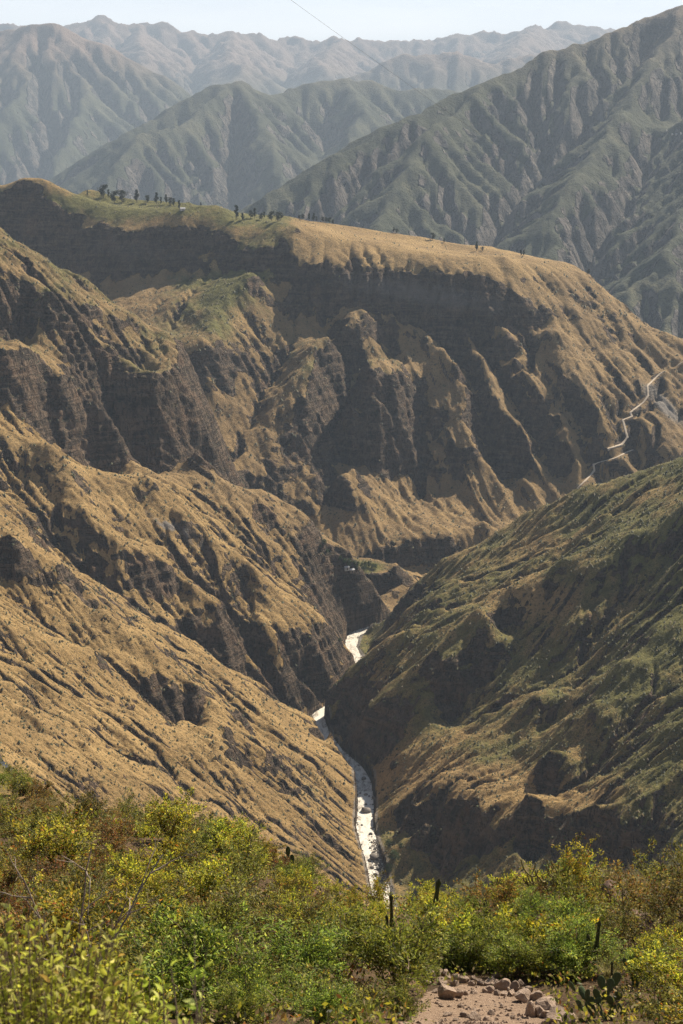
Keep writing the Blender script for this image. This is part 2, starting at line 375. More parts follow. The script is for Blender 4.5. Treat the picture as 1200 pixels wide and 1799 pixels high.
def grad(X, Y, Z):
    """slope (rise over run) of a height grid on a skewed log grid"""
    zi = np.gradient(Z, axis=0); zj = np.gradient(Z, axis=1); xi = np.gradient(X, axis=0); xj = np.gradient(X, axis=1); yi = np.gradient(Y, axis=0)
    dzdx = zj / xj; dzdy = (zi - dzdx * xi) / yi
    return dzdx, dzdy
def box_blur(a, r):
    for ax in (0, 1):
        c = np.cumsum(np.pad(a, [(r + 1, r) if k == ax else (0, 0) for k in (0, 1)], mode='edge'), axis=ax)
        n = a.shape[ax]
        a = (np.take(c, np.arange(2 * r + 1, 2 * r + 1 + n), ax) - np.take(c, np.arange(0, n), ax)) / (2 * r + 1)
    return a
WALL = GY > np.interp(GX, YB_P[:, 0], YB_P[:, 1])
RIGHT = (GX > xr(GY)) & ~WALL
LEFT = ~WALL & ~RIGHT
# the orchard terrace: a nearly level shelf ending in a cliff above the river
_te = np.sqrt(((GX - 26) / 38) ** 2 + ((GY - 1722) / 26) ** 2) + 0.12 * fbm(GX / 14, GY / 14, 3, 49)
HE = HE + (46 + 0.16 * (GY - 1718) - 0.05 * (GX - 30) + 0.5 * fbm(GX / 10, GY / 10, 3, 50) - HE) * sstep(1.22, 0.88, _te)
gx_, gy_ = grad(GX, GY, HE)
SL = np.hypot(gx_, gy_)
SLb = box_blur(SL, 2)
n1 = fbm(GX / 60, GY / 60, 5, 71); n2 = fbm(GX / 14, GY / 14, 4, 72, 0.6)
PX, PY = project(GX, GY, HE)
def blob(px, py, rx, ry, ang=0.0):
    """soft patch of ground around the place seen at (px, py)"""
    c, s_ = math.cos(R(ang)), math.sin(R(ang)); dx = PX - px; dy = PY - py
    return np.exp(-(((dx * c + dy * s_) / rx) ** 2 + ((-dx * s_ + dy * c) / ry) ** 2))
rock_bias = 0.42 * blob(200, 1060, 230, 60, 38) * LEFT + 0.35 * blob(330, 1240, 150, 50, 35) * LEFT + 0.5 * blob(620, 1290, 90, 60) * RIGHT + 0.35 * blob(760, 1200, 130, 110) * RIGHT \
    + 0.3 * blob(150, 730, 260, 70, 15) * LEFT + 0.4 * blob(330, 760, 90, 110) * LEFT + 0.45 * blob(540, 800, 130, 110) * WALL + 0.3 * blob(760, 760, 110, 90) * WALL + 0.5 * blob(860, 1490, 230, 40, 6) * RIGHT \
    + 0.45 * blob(240, 440, 280, 60) * WALL + 0.4 * blob(720, 520, 260, 40, 8) * WALL + 0.25 * blob(1060, 520, 120, 60, 35) * WALL + 0.4 * blob(640, 1040, 80, 40) * LEFT + 0.4 * blob(520, 1200, 60, 40) * LEFT
rock_bias = rock_bias - 0.30 * LEFT * sstep(1560, 1480, GY) - 0.22 * WALL * sstep(640, 760, PX) * sstep(600, 680, PY) - 0.26 * RIGHT + 0.5 * blob(700, 1010, 80, 50)
ROCK = sstep(0.98, 1.48, SLb + 0.30 * n1 + 0.30 * n2 + rock_bias)
# buttresses and recesses: rock faces step in and out
def sample(A, x, y):
    ny, nx = A.shape; fi = np.clip((np.log(y) - math.log(CY0)) / math.log(CY1 / CY0) * (ny - 1), 0, ny - 1.001); fj = np.clip((x / y + UM) / (2 * UM) * (nx - 1), 0, nx - 1.001)
    i = fi.astype(int); j = fj.astype(int); a = fi - i; b_ = fj - j
    return (A[i, j] * (1 - b_) + A[i, j + 1] * b_) * (1 - a) + (A[i + 1, j] * (1 - b_) + A[i + 1, j + 1] * b_) * a
wq = ROCK * sstep(14, 40, RD)
HE = sample(HE, GX + wq * (4 * fbm(GX / 24, GY / 24, 4, 45, 0.6)), GY + wq * (6 * fbm(GX / 18, GY / 18, 4, 46, 0.6)))
# ledges and knobs on the bare rock
stepz = 13.0 + 5 * fbm(GX / 200, GY / 200, 2, 74)
q = (HE + 9 * fbm(GX / 50, GY / 50, 3, 73)) / stepz; fq = q - np.floor(q)
ledge = (sstep(0.25, 0.75, fq) - fq) * stepz
kn = fbm(GX / 10, GY / 10, 5, 75, 0.62) * 2.6 + fbm(GX / 30, GY / 30, 3, 76) * 2.5
HE = HE + sstep(10, 26, RD) * (ROCK * (0.5 * ledge + 0.7 * kn) + (1 - ROCK) * 0.35 * fbm(GX / 5, GY / 5, 3, 77))
HE = np.where(RD < 8, river_z(GY) - 1.0, np.maximum(HE, river_z(GY) + 0.4 * np.minimum(RD - 8, 4) - 0.8))
gx_, gy_ = grad(GX, GY, HE); SL = np.hypot(gx_, gy_)
ROCK = np.clip(np.maximum(ROCK * 0.9, sstep(1.15, 1.6, SL)), 0, 1)
wet = sstep(7.5, 10.5, np.log(AR + 1))
GREEN = np.where(RIGHT, 0.53 + 0.25 * sstep(-150, 250, GX - 0.22 * GY), np.where(LEFT, 0.14, 0.16)) + 0.35 * n1 + 0.2 * n2 + 0.15 * wet
GREEN += LEFT * (0.30 * sstep(760, 600, PY) * sstep(1500, 1600, GY)) + WALL * (0.18 * blob(350, 520, 130, 120) + 0.5 * blob(430, 480, 60, 150, 40) + 0.35 * blob(600, 640, 110, 80) + 0.5 * blob(300, 365, 200, 22) + 0.45 * blob(120, 350, 190, 34) + 0.6 * blob(430, 385, 60, 14))
GREEN += LEFT * (0.7 * blob(645, 998, 45, 14) + 0.3 * blob(580, 975, 40, 25)) - RIGHT * (0.55 * blob(850, 1385, 190, 45, 6) + 0.4 * blob(960, 1050, 60, 30)) - WALL * (0.3 * blob(680, 425, 200, 30, 8) + 0.25 * blob(1000, 720, 220, 160))
GREEN = np.clip(GREEN, 0, 1)
BROWN = np.clip(WALL * (0.55 - 0.45 * sstep(330, 360, HE)) + LEFT * 0.65 * sstep(1480, 1620, GY) + RIGHT * 0.1 + 0.5 * n1 + 0.2 * n2, 0, 1)
PALE_STONE = np.clip(LEFT * (1.1 * blob(310, 930, 75, 14, 32)) * (0.6 + n2) + sstep(15, 8, RD) * 0.8 * sstep(1.3, 0.8, SL) + WALL * 0.8 * blob(1165, 710, 70, 16, 45) + WALL * ROCK * (0.62 * blob(740, 515, 250, 34, 9) + 0.45 * blob(230, 440, 200, 40, 6)) + RIGHT * ROCK * 0.25 * blob(640, 1290, 90, 60), 0, 1)  # paler grey tint on scree, river margins and the rock of the cliff bands

def grid_mesh(name, X, Y, Z, mat=None, attrs=None, facemask=None):
    ny, nx = X.shape
    me = bpy.data.meshes.new(name)
    idx = np.arange(ny * nx).reshape(ny, nx)
    q = np.stack([idx[:-1, :-1], idx[:-1, 1:], idx[1:, 1:], idx[1:, :-1]], -1).reshape(-1, 4)
    co = np.stack([X, Y, Z], -1).reshape(-1, 3)
    at = {k: v.reshape(-1) for k, v in (attrs or {}).items()}
    if facemask is not None:
        q = q[facemask.reshape(-1)]
        used = np.zeros(len(co), bool); used[q.ravel()] = True
        remap = np.cumsum(used) - 1
        co = co[used]; q = remap[q]; at = {k: v[used] for k, v in at.items()}
    me.vertices.add(len(co)); me.vertices.foreach_set('co', co.astype(np.float32).ravel())
    me.loops.add(q.size); me.loops.foreach_set('vertex_index', q.astype(np.int32).ravel())
    me.polygons.add(len(q)); me.polygons.foreach_set('loop_start', (np.arange(len(q)) * 4).astype(np.int32))
    me.polygons.foreach_set('use_smooth', np.ones(len(q), bool))
    for k, v in at.items():
        a = me.attributes.new(k, 'FLOAT', 'POINT'); a.data.foreach_set('value', v.astype(np.float32))
    me.update(calc_edges=True)
    o = bpy.data.objects.new(name, me); COL.objects.link(o)
    if mat: me.materials.append(mat)
    return o

# ------------------------------------------------------------------ far mountains
FX, FY = make_grid(CY1, 30000, 0.31, 0.00172, 0.0022)
def tent(lines, slope, wob, seed):
    """upper envelope of slopes falling from ridge lines"""
    h = np.full(FX.shape, -1e9)
    for P in lines:
        P = np.asarray(P, float)
        for a, b in zip(P[:-1], P[1:]):
            ab = (b - a)[:2]; L = ab @ ab
            t = np.clip(((FX - a[0]) * ab[0] + (FY - a[1]) * ab[1]) / L, 0, 1)
            d = np.sqrt((FX - a[0] - t * ab[0]) ** 2 + (FY - a[1] - t * ab[1]) ** 2)
            z = a[2] + t * (b[2] - a[2]) - slope * d * (1 - 0.12 * np.minimum(d / 2500, 1))
            h = np.maximum(h, z)
    return h
def PL(pts): return [pt(*p) for p in pts]
M = {}
M['right'] = ([PL([(300, 470, 5200), (380, 410, 5200), (440, 366, 5250), (500, 330, 5300), (600, 270, 5450), (700, 210, 5650), (800, 172, 5900), (850, 153, 6000), (900, 120, 6100), (960, 95, 6200), (1000, 80, 6250), (1080, 55, 6400), (1150, 30, 6500), (1200, 12, 6550), (1300, -30, 6700), (1500, -60, 7000)]),
               PL([(860, 152, 6000), (740, 250, 5350), (700, 330, 5000), (660, 400, 4700)]),
               PL([(1200, 12, 6550), (1110, 180, 5700), (1020, 300, 5050), (960, 400, 4600)]),
               PL([(1400, 0, 6700), (1300, 160, 5500), (1220, 330, 4600), (1150, 480, 4050)])], 0.62)
M['middle'] = ([PL([(0, 420, 8200), (110, 318, 8600), (170, 270, 8800), (220, 236, 8900), (300, 190, 9200), (340, 165, 9300), (380, 145, 9400), (415, 138, 9500), (450, 155, 9700), (480, 160, 9900), (520, 150, 10000), (570, 140, 10100), (610, 134, 10200), (650, 145, 10300), (700, 162, 10300), (740, 158, 10400), (800, 158, 10500), (860, 170, 10600)]),
                PL([(415, 138, 9500), (320, 225, 8700), (250, 235, 8500), (180, 330, 7900)]),
                PL([(420, 140, 9500), (470, 240, 8700), (500, 330, 8000)]),
                PL([(610, 134, 10200), (640, 200, 9400), (600, 280, 8600)])], 0.66)
M['left'] = ([PL([(-300, 90, 14500), (-120, 80, 14000), (0, 60, 13700), (40, 50, 13600), (92, 38, 13500), (130, 55, 13500), (160, 70, 13400), (220, 110, 13200), (280, 150, 13000), (330, 190, 12700), (380, 230, 12400)]),
              PL([(92, 38, 13500), (60, 130, 12600), (20, 200, 11800), (-40, 290, 11000)]),
              PL([(130, 55, 13500), (150, 170, 12300), (110, 260, 11300), (90, 330, 10600)])], 0.58)
M['range'] = ([PL([(-200, 50, 21000), (0, 52, 21000), (100, 62, 21000), (150, 46, 21000), (175, 36, 21000), (210, 48, 21000), (240, 50, 21200), (272, 44, 21300), (300, 52, 21300), (330, 64, 21500), (370, 62, 21500), (412, 58, 21800), (450, 66, 21800), (490, 80, 22000), (520, 76, 22000), (575, 75, 22000), (600, 74, 22000), (650, 78, 22200), (700, 82, 22300), (745, 72, 22500), (790, 72, 22500), (815, 62, 22500), (850, 62, 22600), (890, 64, 22700), (920, 56, 22700), (938, 50, 22700), (960, 62, 22800), (970, 58, 23500), (988, 44, 23500), (1005, 52, 23500), (1020, 50, 23500), (1032, 50, 23500), (1050, 62, 23500), (1150, 70, 23500), (1300, 60, 23500), (1600, 60, 23500)]),
               PL([(240, 50, 21200), (260, 110, 18500), (230, 160, 17000)]),
               PL([(412, 58, 21800), (400, 110, 18800), (430, 125, 17800), (400, 160, 16500)]),
               PL([(600, 74, 22000), (560, 120, 19000), (600, 160, 17500)]),
               PL([(938, 50, 22700), (900, 100, 19500)])], 0.5)
M['hazy'] = ([PL([(560, 165, 15500), (630, 135, 15500), (700, 105, 15700), (770, 92, 15800), (800, 95, 15800), (860, 115, 15700), (930, 100, 16000), (1000, 120, 16000), (1200, 100, 16000)])], 0.55)
names = list(M)
def far_base(X, Y):
    global FX, FY
    FX, FY = X, Y
    T = np.stack([tent(M[k][0], M[k][1], 0, i) for i, k in enumerate(names)])
    return np.maximum(T.max(0), -320.0), np.argmax(T, 0)
fx2, fy2 = make_grid(CY1, 30000, 0.31, 0.00516, 0.0066)
XF, YF = FX, FY
B2, _ = far_base(fx2, fy2)
wx = fbm(fx2 / 1500, fy2 / 1500, 3, 55) * 300; wy = fbm(fx2 / 1500, fy2 / 1500, 3, 56) * 300
N2 = B2 + (110 * fbm((fx2 + wx) / 1100, (fy2 + wy) / 1100, 5, 31, 0.55) + 40 * fbm((fx2 + wx) / 350, (fy2 + wy) / 350, 4, 32, ridged=True)) * sstep(-320, 0, B2)
E2, _ = erode(N2, fy2 * 0.0058, fix_edges(B2 < -318), 30, 0.034, 0.47, seed=7, talus=1.6, diff=0.015, amax=4e6)
E2 = E2 + blur(B2 - E2, 50)
F0, mid = far_base(XF, YF)
FU = upsample(E2, 3, XF.shape)
F1 = FU + (14 * fbm(FX / 170, FY / 170, 4, 33, 0.6) + 4 * fbm(FX / 40, FY / 40, 3, 34)) * sstep(-320, -100, F0)
FE, FA = erode(F1, FY * 0.0019, fix_edges(F0 < -318), 14, 0.03, 0.46, seed=8, talus=1.8, diff=0.01, amax=1.5e6)
print('far', FX.shape, time.time() - T0)

FGX, FGY = grad(FX, FY, FE); FSL = box_blur(np.hypot(FGX, FGY), 1)
fn1 = fbm(FX / 700, FY / 700, 5, 81); fn2 = fbm(FX / 120, FY / 120, 4, 82, 0.6)
FROCK = sstep(0.92, 1.35, FSL + 0.3 * fn1 + 0.25 * fn2 + 0.25 * sstep(150, -150, FE) * (FY < 12000))
FGREEN = np.clip(0.62 + 0.45 * fn1 + 0.25 * fn2 - 0.5 * sstep(900, 1500, FE), 0, 1)
FPALE = sstep(650, 1250, FE + 120 * fn1)
FE = FE + FROCK * (7 * fbm(FX / 70, FY / 70, 4, 83, 0.6)) * sstep(-320, -100, F0)
# ridges of the far range break into small jagged tops
FE = FE + sstep(12000, 19000, FY) * sstep(700, 1200, FE) * 110 * fbm(FX / 420, FY / 420, 5, 84, 0.62, ridged=True)

# ------------------------------------------------------------------ materials
def mat_new(name):
    m = bpy.data.materials.new(name); m.use_nodes = True
    nt = m.node_tree; nt.nodes.clear()
    return m, nt
class NB:
    """small node builder"""
    def __init__(self, nt): self.nt = nt
    def n(self, t, **kw):
        x = self.nt.nodes.new(t)
        for k, v in kw.items(): setattr(x, k, v)
        return x
    def link(self, a, b): self.nt.links.new(a, b)
    def put(self, sock, v):
        if isinstance(v, bpy.types.NodeSocket): self.link(v, sock)
        elif isinstance(v, (tuple, list)) and len(v) == 3 and sock.type == 'RGBA': sock.default_value = (*v, 1)
        else: sock.default_value = v
    def math(self, op, a, b=0.0, c=0.0, clamp=False):
        x = self.n('ShaderNodeMath', operation=op, use_clamp=clamp)
        for s, v in zip(x.inputs, (a, b, c)): self.put(s, v)
        return x.outputs[0]
    def mix(self, f, a, b):
        x = self.n('ShaderNodeMix', data_type='RGBA')
        self.put(x.inputs[0], f); self.put(x.inputs[6], a); self.put(x.inputs[7], b); return x.outputs[2]
    def noise(self, co, scale, detail=4, rough=0.55, dist=0.0):
        x = self.n('ShaderNodeTexNoise'); self.put(x.inputs['Vector'], co)
        x.inputs['Scale'].default_value = scale; x.inputs['Detail'].default_value = detail; x.inputs['Roughness'].default_value = rough; x.inputs['Distortion'].default_value = dist
        return x.outputs['Fac']
    def ramp(self, f, a, b):
        x = self.n('ShaderNodeMapRange', interpolation_type='SMOOTHSTEP'); self.put(x.inputs[0], f); x.inputs[1].default_value = a; x.inputs[2].default_value = b; return x.outputs[0]
    def attr(self, name):
        x = self.n('ShaderNodeAttribute', attribute_name=name); return x
    def coords(self, sx=1, sy=1, sz=1):
        g = self.n('ShaderNodeTexCoord'); m = self.n('ShaderNodeMapping'); self.link(g.outputs['Object'], m.inputs['Vector']); m.inputs['Scale'].default_value = (sx, sy, sz); return m.outputs[0]
def terrain_material(name, sc, dry1, dry2, gr1, gr2, rk1, rk2, rk3, pale, bump, pale_stone=(0.26, 0.23, 0.2), speck=0.62):
    m, nt = mat_new(name); b = NB(nt)
    co = b.coords(); st = b.coords(1, 1, 0.22)
    big = b.noise(co, 0.02 * sc, 5); mid_ = b.noise(co, 0.12 * sc, 5, 0.6); fine = b.noise(co, 0.9 * sc, 4, 0.65); tiny = b.noise(co, 2.6 * sc, 3, 0.7)
    dry = b.mix(b.ramp(big, 0.35, 0.65), dry1, dry2)
    dry = b.mix(b.math('MULTIPLY', b.ramp(mid_, 0.45, 0.75), 0.55), dry, tuple(c * 0.62 for c in dry2))
    dry = b.mix(b.math('MULTIPLY', b.ramp(b.noise(co, 0.42 * sc, 5, 0.7), 0.50, 0.62), speck), dry, tuple(c * 0.5 for c in gr2))
    gre = b.mix(b.ramp(mid_, 0.35, 0.65), gr1, gr2)
    gre = b.mix(b.math('MULTIPLY', b.ramp(fine, 0.5, 0.75), 0.65), gre, tuple(c * 0.45 for c in gr2))
    ga = b.attr('green').outputs['Fac']
    gf = b.ramp(b.math('ADD', ga, b.math('MULTIPLY', b.math('SUBTRACT', fine, 0.5), 0.9)), 0.32, 0.68)
    pa = b.attr('pale').outputs['Fac']
    dry = b.mix(b.math('MULTIPLY', pa, 0.85), dry, b.mix(fine, tuple(c * 0.75 for c in pale), tuple(c * 1.2 for c in pale)))
    veg = b.mix(gf, dry, gre)
    veg = b.mix(b.math('MULTIPLY', pa, 0.85 if sc < 0.5 else 0.0), veg, pale)
    streak = b.noise(st, 0.11 * sc, 6, 0.62, 0.4)
    rock = b.mix(b.ramp(streak, 0.36, 0.64), rk1, rk2)
    rock = b.mix(b.math('MULTIPLY', b.ramp(b.noise(co, 0.035 * sc, 4), 0.5, 0.68), 0.7), rock, rk3)
    rock = b.mix(b.math('MULTIPLY', b.ramp(mid_, 0.56, 0.7), b.math('MULTIPLY', b.math('ADD', ga, 0.25), 0.7)), rock, tuple(c * 0.8 for c in gr2))
    layer = b.noise(b.coords(0.03, 0.03, 0.4), 0.55 * sc, 4, 0.6)          # bedding
    rock = b.mix(b.math('MULTIPLY', b.ramp(layer, 0.50, 0.56), 0.45 if sc > 0.5 else 0.12), rock, tuple(min(1, c * 1.5) for c in rk2))
    crack = b.math('ABSOLUTE', b.math('SUBTRACT', b.noise(b.coords(1, 1, 0.14), 0.22 * sc, 4, 0.6, 0.6), 0.5))
    ck = b.ramp(crack, 0.0, 0.035)
    rock = b.mix(b.math('MULTIPLY', b.math('SUBTRACT', 1.0, ck), 0.75), rock, tuple(c * 0.4 for c in rk1))
    ra = b.attr('rock').outputs['Fac']
    rf = b.ramp(b.math('ADD', ra, b.math('MULTIPLY', b.math('SUBTRACT', mid_, 0.5), 0.8)), 0.35, 0.65)
    col = b.mix(rf, veg, rock)
    sa = b.attr('pale_stone').outputs['Fac']
    col = b.mix(b.ramp(b.math('ADD', sa, b.math('SUBTRACT', tiny, 0.5)), 0.35, 0.65), col, b.mix(tiny, tuple(c * 0.55 for c in pale_stone), pale_stone))
    bs = b.n('ShaderNodeBsdfPrincipled'); b.link(col, bs.inputs['Base Color']); bs.inputs['Roughness'].default_value = 0.95
    bs.inputs['Specular IOR Level'].default_value = 0.15
    hgt = b.math('ADD', b.math('MULTIPLY', fine, 0.55), b.math('ADD', b.math('MULTIPLY', tiny, 0.18), b.math('MULTIPLY', b.math('MULTIPLY', streak, rf), 3.4)))
    hgt = b.math('ADD', hgt, b.math('MULTIPLY', mid_, 1.2))
    hgt = b.math('ADD', hgt, b.math('MULTIPLY', rf, b.math('ADD', b.math('MULTIPLY', ck, 1.2), b.math('MULTIPLY', b.ramp(layer, 0.46, 0.56), 0.8 if sc > 0.5 else 0.1))))
    bp = b.n('ShaderNodeBump'); bp.inputs['Strength'].default_value = 1.0; bp.inputs['Distance'].default_value = bump / sc
    b.link(hgt, bp.inputs['Height']); b.link(bp.outputs[0], bs.inputs['Normal'])
    out = b.n('ShaderNodeOutputMaterial'); b.link(bs.outputs[0], out.inputs[0])
    return m
MAT_CANYON = terrain_material('canyon_ground', 1.0, (0.385, 0.255, 0.108), (0.28, 0.182, 0.076), (0.16, 0.148, 0.045), (0.095, 0.092, 0.028), (0.045, 0.034, 0.025), (0.13, 0.092, 0.062), (0.18, 0.112, 0.068), (0.19, 0.128, 0.068), 2.4)
MAT_FAR = terrain_material('mountain_ground', 0.13, (0.155, 0.143, 0.082), (0.108, 0.103, 0.058), (0.066, 0.072, 0.038), (0.044, 0.05, 0.028), (0.06, 0.054, 0.05), (0.17, 0.145, 0.125), (0.12, 0.09, 0.07), (0.2, 0.14, 0.11), 2.2)
def fmask(mask): return mask[:-1, :-1] & mask[1:, :-1] | mask[:-1, :-1] & ~mask[1:, :-1]
def struct(o, label=None):
    o['kind'] = 'structure'
    if label: o['label'] = label
    return o
_lnY0, _lnY1 = math.log(CY0), math.log(CY1)
def canyon_z(x, y):
    return sample(HE, np.asarray(x, float), np.asarray(y, float))
def canyon_hit(px, py, y0=810, y1=2700):
    a, b = ray(px, py); Y = np.linspace(y0, y1, 2600); z = canyon_z(a * Y, Y); f = CAMZ + b * Y - z
    k = int(np.argmax(f <= 0)) if (f <= 0).any() else int(np.argmin(f))
    return Vector((a * Y[k], Y[k], z[k]))
def z4(l): return [(600 + x / 2, 350 + y / 2) for x, y in l]
def road_path(pxs):
    Q = dens([(x, y, 0) for x, y in pxs], 2.0); Yh = np.array([canyon_hit(x, y, 1850, 2450).y for x, y, _ in Q])
    n = len(Yh); k = np.arange(n); med = np.array([np.median(Yh[max(0, q - 7):q + 8]) for q in k])
    w = 7; med = np.convolve(np.pad(med, w, mode='edge'), np.ones(2 * w + 1) / (2 * w + 1), 'valid')
    P = np.array([pt(x, y, Y) for (x, y, _), Y in zip(Q, med)]); return dens(P, 2.5)
ROADS = [road_path(z4(l)) for l in ([(1200, 570), (1182, 582), (1176, 596)],
    [(1132, 604), (1110, 622), (1075, 655), (1077, 690), (1060, 715), (1015, 748), (1020, 765), (988, 775), (1005, 838), (985, 860), (935, 876)],
    [(1025, 880), (1000, 890), (960, 910), (885, 930), (888, 955), (860, 985), (838, 1005), (818, 1030), (814, 1046)])]
for P in ROADS:
    num = np.zeros(HE.shape); den = np.zeros(HE.shape); wmax = np.zeros(HE.shape); ny, nx = HE.shape
    for (x, y, z) in P:
        i = int((math.log(y) - _lnY0) / (_lnY1 - _lnY0) * (ny - 1)); j = int((x / y + UM) / (2 * UM) * (nx - 1)); sl_ = (slice(max(0, i - 9), i + 10), slice(max(0, j - 9), j + 10))
        d = np.hypot(GX[sl_] - x, GY[sl_] - y); w = np.exp(-(d / 4.0) ** 2); num[sl_] += w * z; den[sl_] += w; wmax[sl_] = np.maximum(wmax[sl_], sstep(15, 4.5, d))
    HE = np.where(wmax > 0, HE * (1 - wmax) + wmax * (num / np.maximum(den, 1e-6)), HE)
cat_ = {'rock': ROCK, 'green': GREEN, 'pale_stone': PALE_STONE, 'pale': BROWN}
struct(grid_mesh('canyon_side', GX, GY, HE, MAT_CANYON, cat_, LEFT[:-1, :-1]), 'golden grassy canyon side left of the river')
struct(grid_mesh('hill', GX, GY, HE, MAT_CANYON, cat_, RIGHT[:-1, :-1]), 'green and brown ribbed hill right of the river')
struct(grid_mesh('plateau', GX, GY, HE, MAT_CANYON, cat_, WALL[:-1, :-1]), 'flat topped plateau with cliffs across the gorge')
fat = {'rock': FROCK, 'green': FGREEN, 'pale_stone': 0 * FROCK, 'pale': FPALE}
MLAB = {'right': 'tall green mountain rising to the right edge', 'middle': 'grey green mountain with two summits in the middle distance', 'left': 'hazy blue mountain at the left edge', 'range': 'farthest pale lavender mountain range under the sky', 'hazy': 'low hazy ridge before the farthest range'}
for i, k in enumerate(names):
    struct(grid_mesh('mountain', FX, FY, FE, MAT_FAR, fat, (mid == i)[:-1, :-1]), MLAB[k])
print('terrain', time.time() - T0)

# ------------------------------------------------------------------ haze
def box_obj(name, lo, hi, mat):
    v = [(x, y, z) for x in (lo[0], hi[0]) for y in (lo[1], hi[1]) for z in (lo[2], hi[2])]
    f = [(0, 1, 3, 2), (4, 6, 7, 5), (0, 4, 5, 1), (2, 3, 7, 6), (0, 2, 6, 4), (1, 5, 7, 3)]
    me = bpy.data.meshes.new(name); me.from_pydata(v, [], f); me.materials.append(mat)
    o = bpy.data.objects.new(name, me); COL.objects.link(o); return o
mh, nt = mat_new('haze_air'); hb = NB(nt)
pv = hb.n('ShaderNodeVolumePrincipled'); pv.inputs['Color'].default_value = (0.66, 0.81, 1.0, 1); pv.inputs['Density'].default_value = 4.1e-5; pv.inputs['Anisotropy'].default_value = 0.0
ho = hb.n('ShaderNodeOutputMaterial'); hb.link(pv.outputs[0], ho.inputs['Volume'])
zmin = min(HE.min(), FE.min()) - 12; zmax = FE.max() + 60
haze = box_obj('haze', (-14000, -60, zmin), (14000, 31000, zmax), mh); haze['kind'] = 'stuff'
print('done', time.time() - T0, zmin, zmax)

# ------------------------------------------------------------------ the near hillside under the lookout
_n = [pt(*p) for p in [(750, 1799, 25.5), (900, 1799, 25), (1000, 1799, 24.2), (760, 1722, 29.5), (880, 1738, 29), (960, 1770, 26.8), (1100, 1700, 30), (1200, 1690, 30.5), (1180, 1620, 35), (1050, 1575, 41), (1060, 1555, 46), (1150, 1590, 44),
      (900, 1610, 40), (750, 1650, 37), (600, 1630, 40), (800, 1605, 46), (660, 1608, 46), (560, 1565, 48), (450, 1500, 50), (350, 1478, 50), (250, 1470, 56), (300, 1610, 32), (450, 1610, 34), (100, 1610, 29), (0, 1560, 38), (-150, 1560, 38),
      (200, 1450, 72), (100, 1400, 92), (0, 1338, 118), (-150, 1280, 130), (-400, 1250, 120), (300, 1455, 66), (1350, 1650, 33), (1500, 1600, 45), (600, 1760, 25), (450, 1760, 24), (300, 1780, 22), (640, 1700, 31), (500, 1690, 29), (620, 1628, 56), (700, 1634, 54), (560, 1605, 58), (660, 1660, 64), (760, 1625, 52), (460, 1535, 58), (860, 1630, 50), (950, 1620, 50)]]
_n += [(x, y, 598.3 - 0.62 * y) for x in (-8, -3, 0, 3, 8) for y in (-6, 0, 4, 9, 15)]
_n += [(-26, 30, 581), (26, 30, 578), (-60, 60, 566), (60, 60, 556), (-20, 80, 543), (20, 80, 540), (60, 100, 524), (-20, 130, 502), (30, 160, 470), (-60, 170, 482), (-30, 200, 462), (20, 230, 428), (-160, 190, 480), (-110, 160, 505), (150, 160, 470)]
NB_F = rbf_fit(np.array(_n, float), 0.00002)
def near_z(x, y):
    x = np.asarray(x, float); y = np.asarray(y, float)
    a = rbf_eval(NB_F, x, y)
    b = rbf_eval(RB, x, y) if np.max(y) > 150 else a
    t = sstep(170, 330, y)
    z = a * (1 - t) + b * t
    bump = 0.16 * fbm(x / 1.7, y / 1.7, 4, 91) * sstep(5, 14, y) + 0.05 * fbm(x / 0.4, y / 0.4, 3, 92)
    return z + bump + 3 * fbm(x / 40, y / 40, 3, 93) * sstep(70, 160, y)
NGX, NGY = make_grid(1.5, 815, 0.6, 0.0135)
NGZ = near_z(NGX, NGY)
# sink the far end under the canyon sheet
NGZ = NGZ - 6 * sstep(740, 815, NGY)
def near_hit(px, py, y0=10.0, y1=170.0):
    a, b = ray(px, py); Y = np.geomspace(y0, y1, 500)
    f = CAMZ + b * Y - near_z(a * Y, Y); k = int(np.argmax(f <= 0))
    if f[k] > 0: return None
    return Vector((a * Y[k], Y[k], CAMZ + b * Y[k]))
# footpath: bare earth around the stone wall
PATH_C = [(760, 1745), (820, 1775), (880, 1790), (800, 1799), (900, 1799)]
npx, npy = project(NGX, NGY, NGZ)
inpath = sstep(0.95, 1.25, np.minimum(((npx - 850) / 140) ** 2 + ((npy - 1808) / 80) ** 2, 4) + 0.4 * fbm(NGX / 0.8, NGY / 0.8, 3, 94))
PATHM = (1 - inpath) * (NGY > 19) * (NGY < 33)
m, nt = mat_new('near_soil'); b = NB(nt)
co = b.coords(); f1 = b.noise(co, 1.3, 6, 0.65); f2 = b.noise(co, 9, 5, 0.7); f3 = b.noise(co, 40, 3, 0.6)
soil = b.mix(b.ramp(f1, 0.35, 0.65), (0.075, 0.05, 0.03), (0.15, 0.095, 0.055))
soil = b.mix(b.math('MULTIPLY', b.ramp(f2, 0.5, 0.7), 0.5), soil, (0.05, 0.055, 0.02))
dirt = b.mix(b.ramp(f2, 0.3, 0.7), (0.24, 0.165, 0.115), (0.34, 0.245, 0.175))
dirt = b.mix(b.math('MULTIPLY', b.ramp(f3, 0.55, 0.7), 0.5), dirt, (0.2, 0.14, 0.1))
pa = b.attr('path').outputs['Fac']
colr = b.mix(b.ramp(b.math('ADD', pa, b.math('MULTIPLY', b.math('SUBTRACT', f2, 0.5), 0.8)), 0.35, 0.6), soil, dirt)
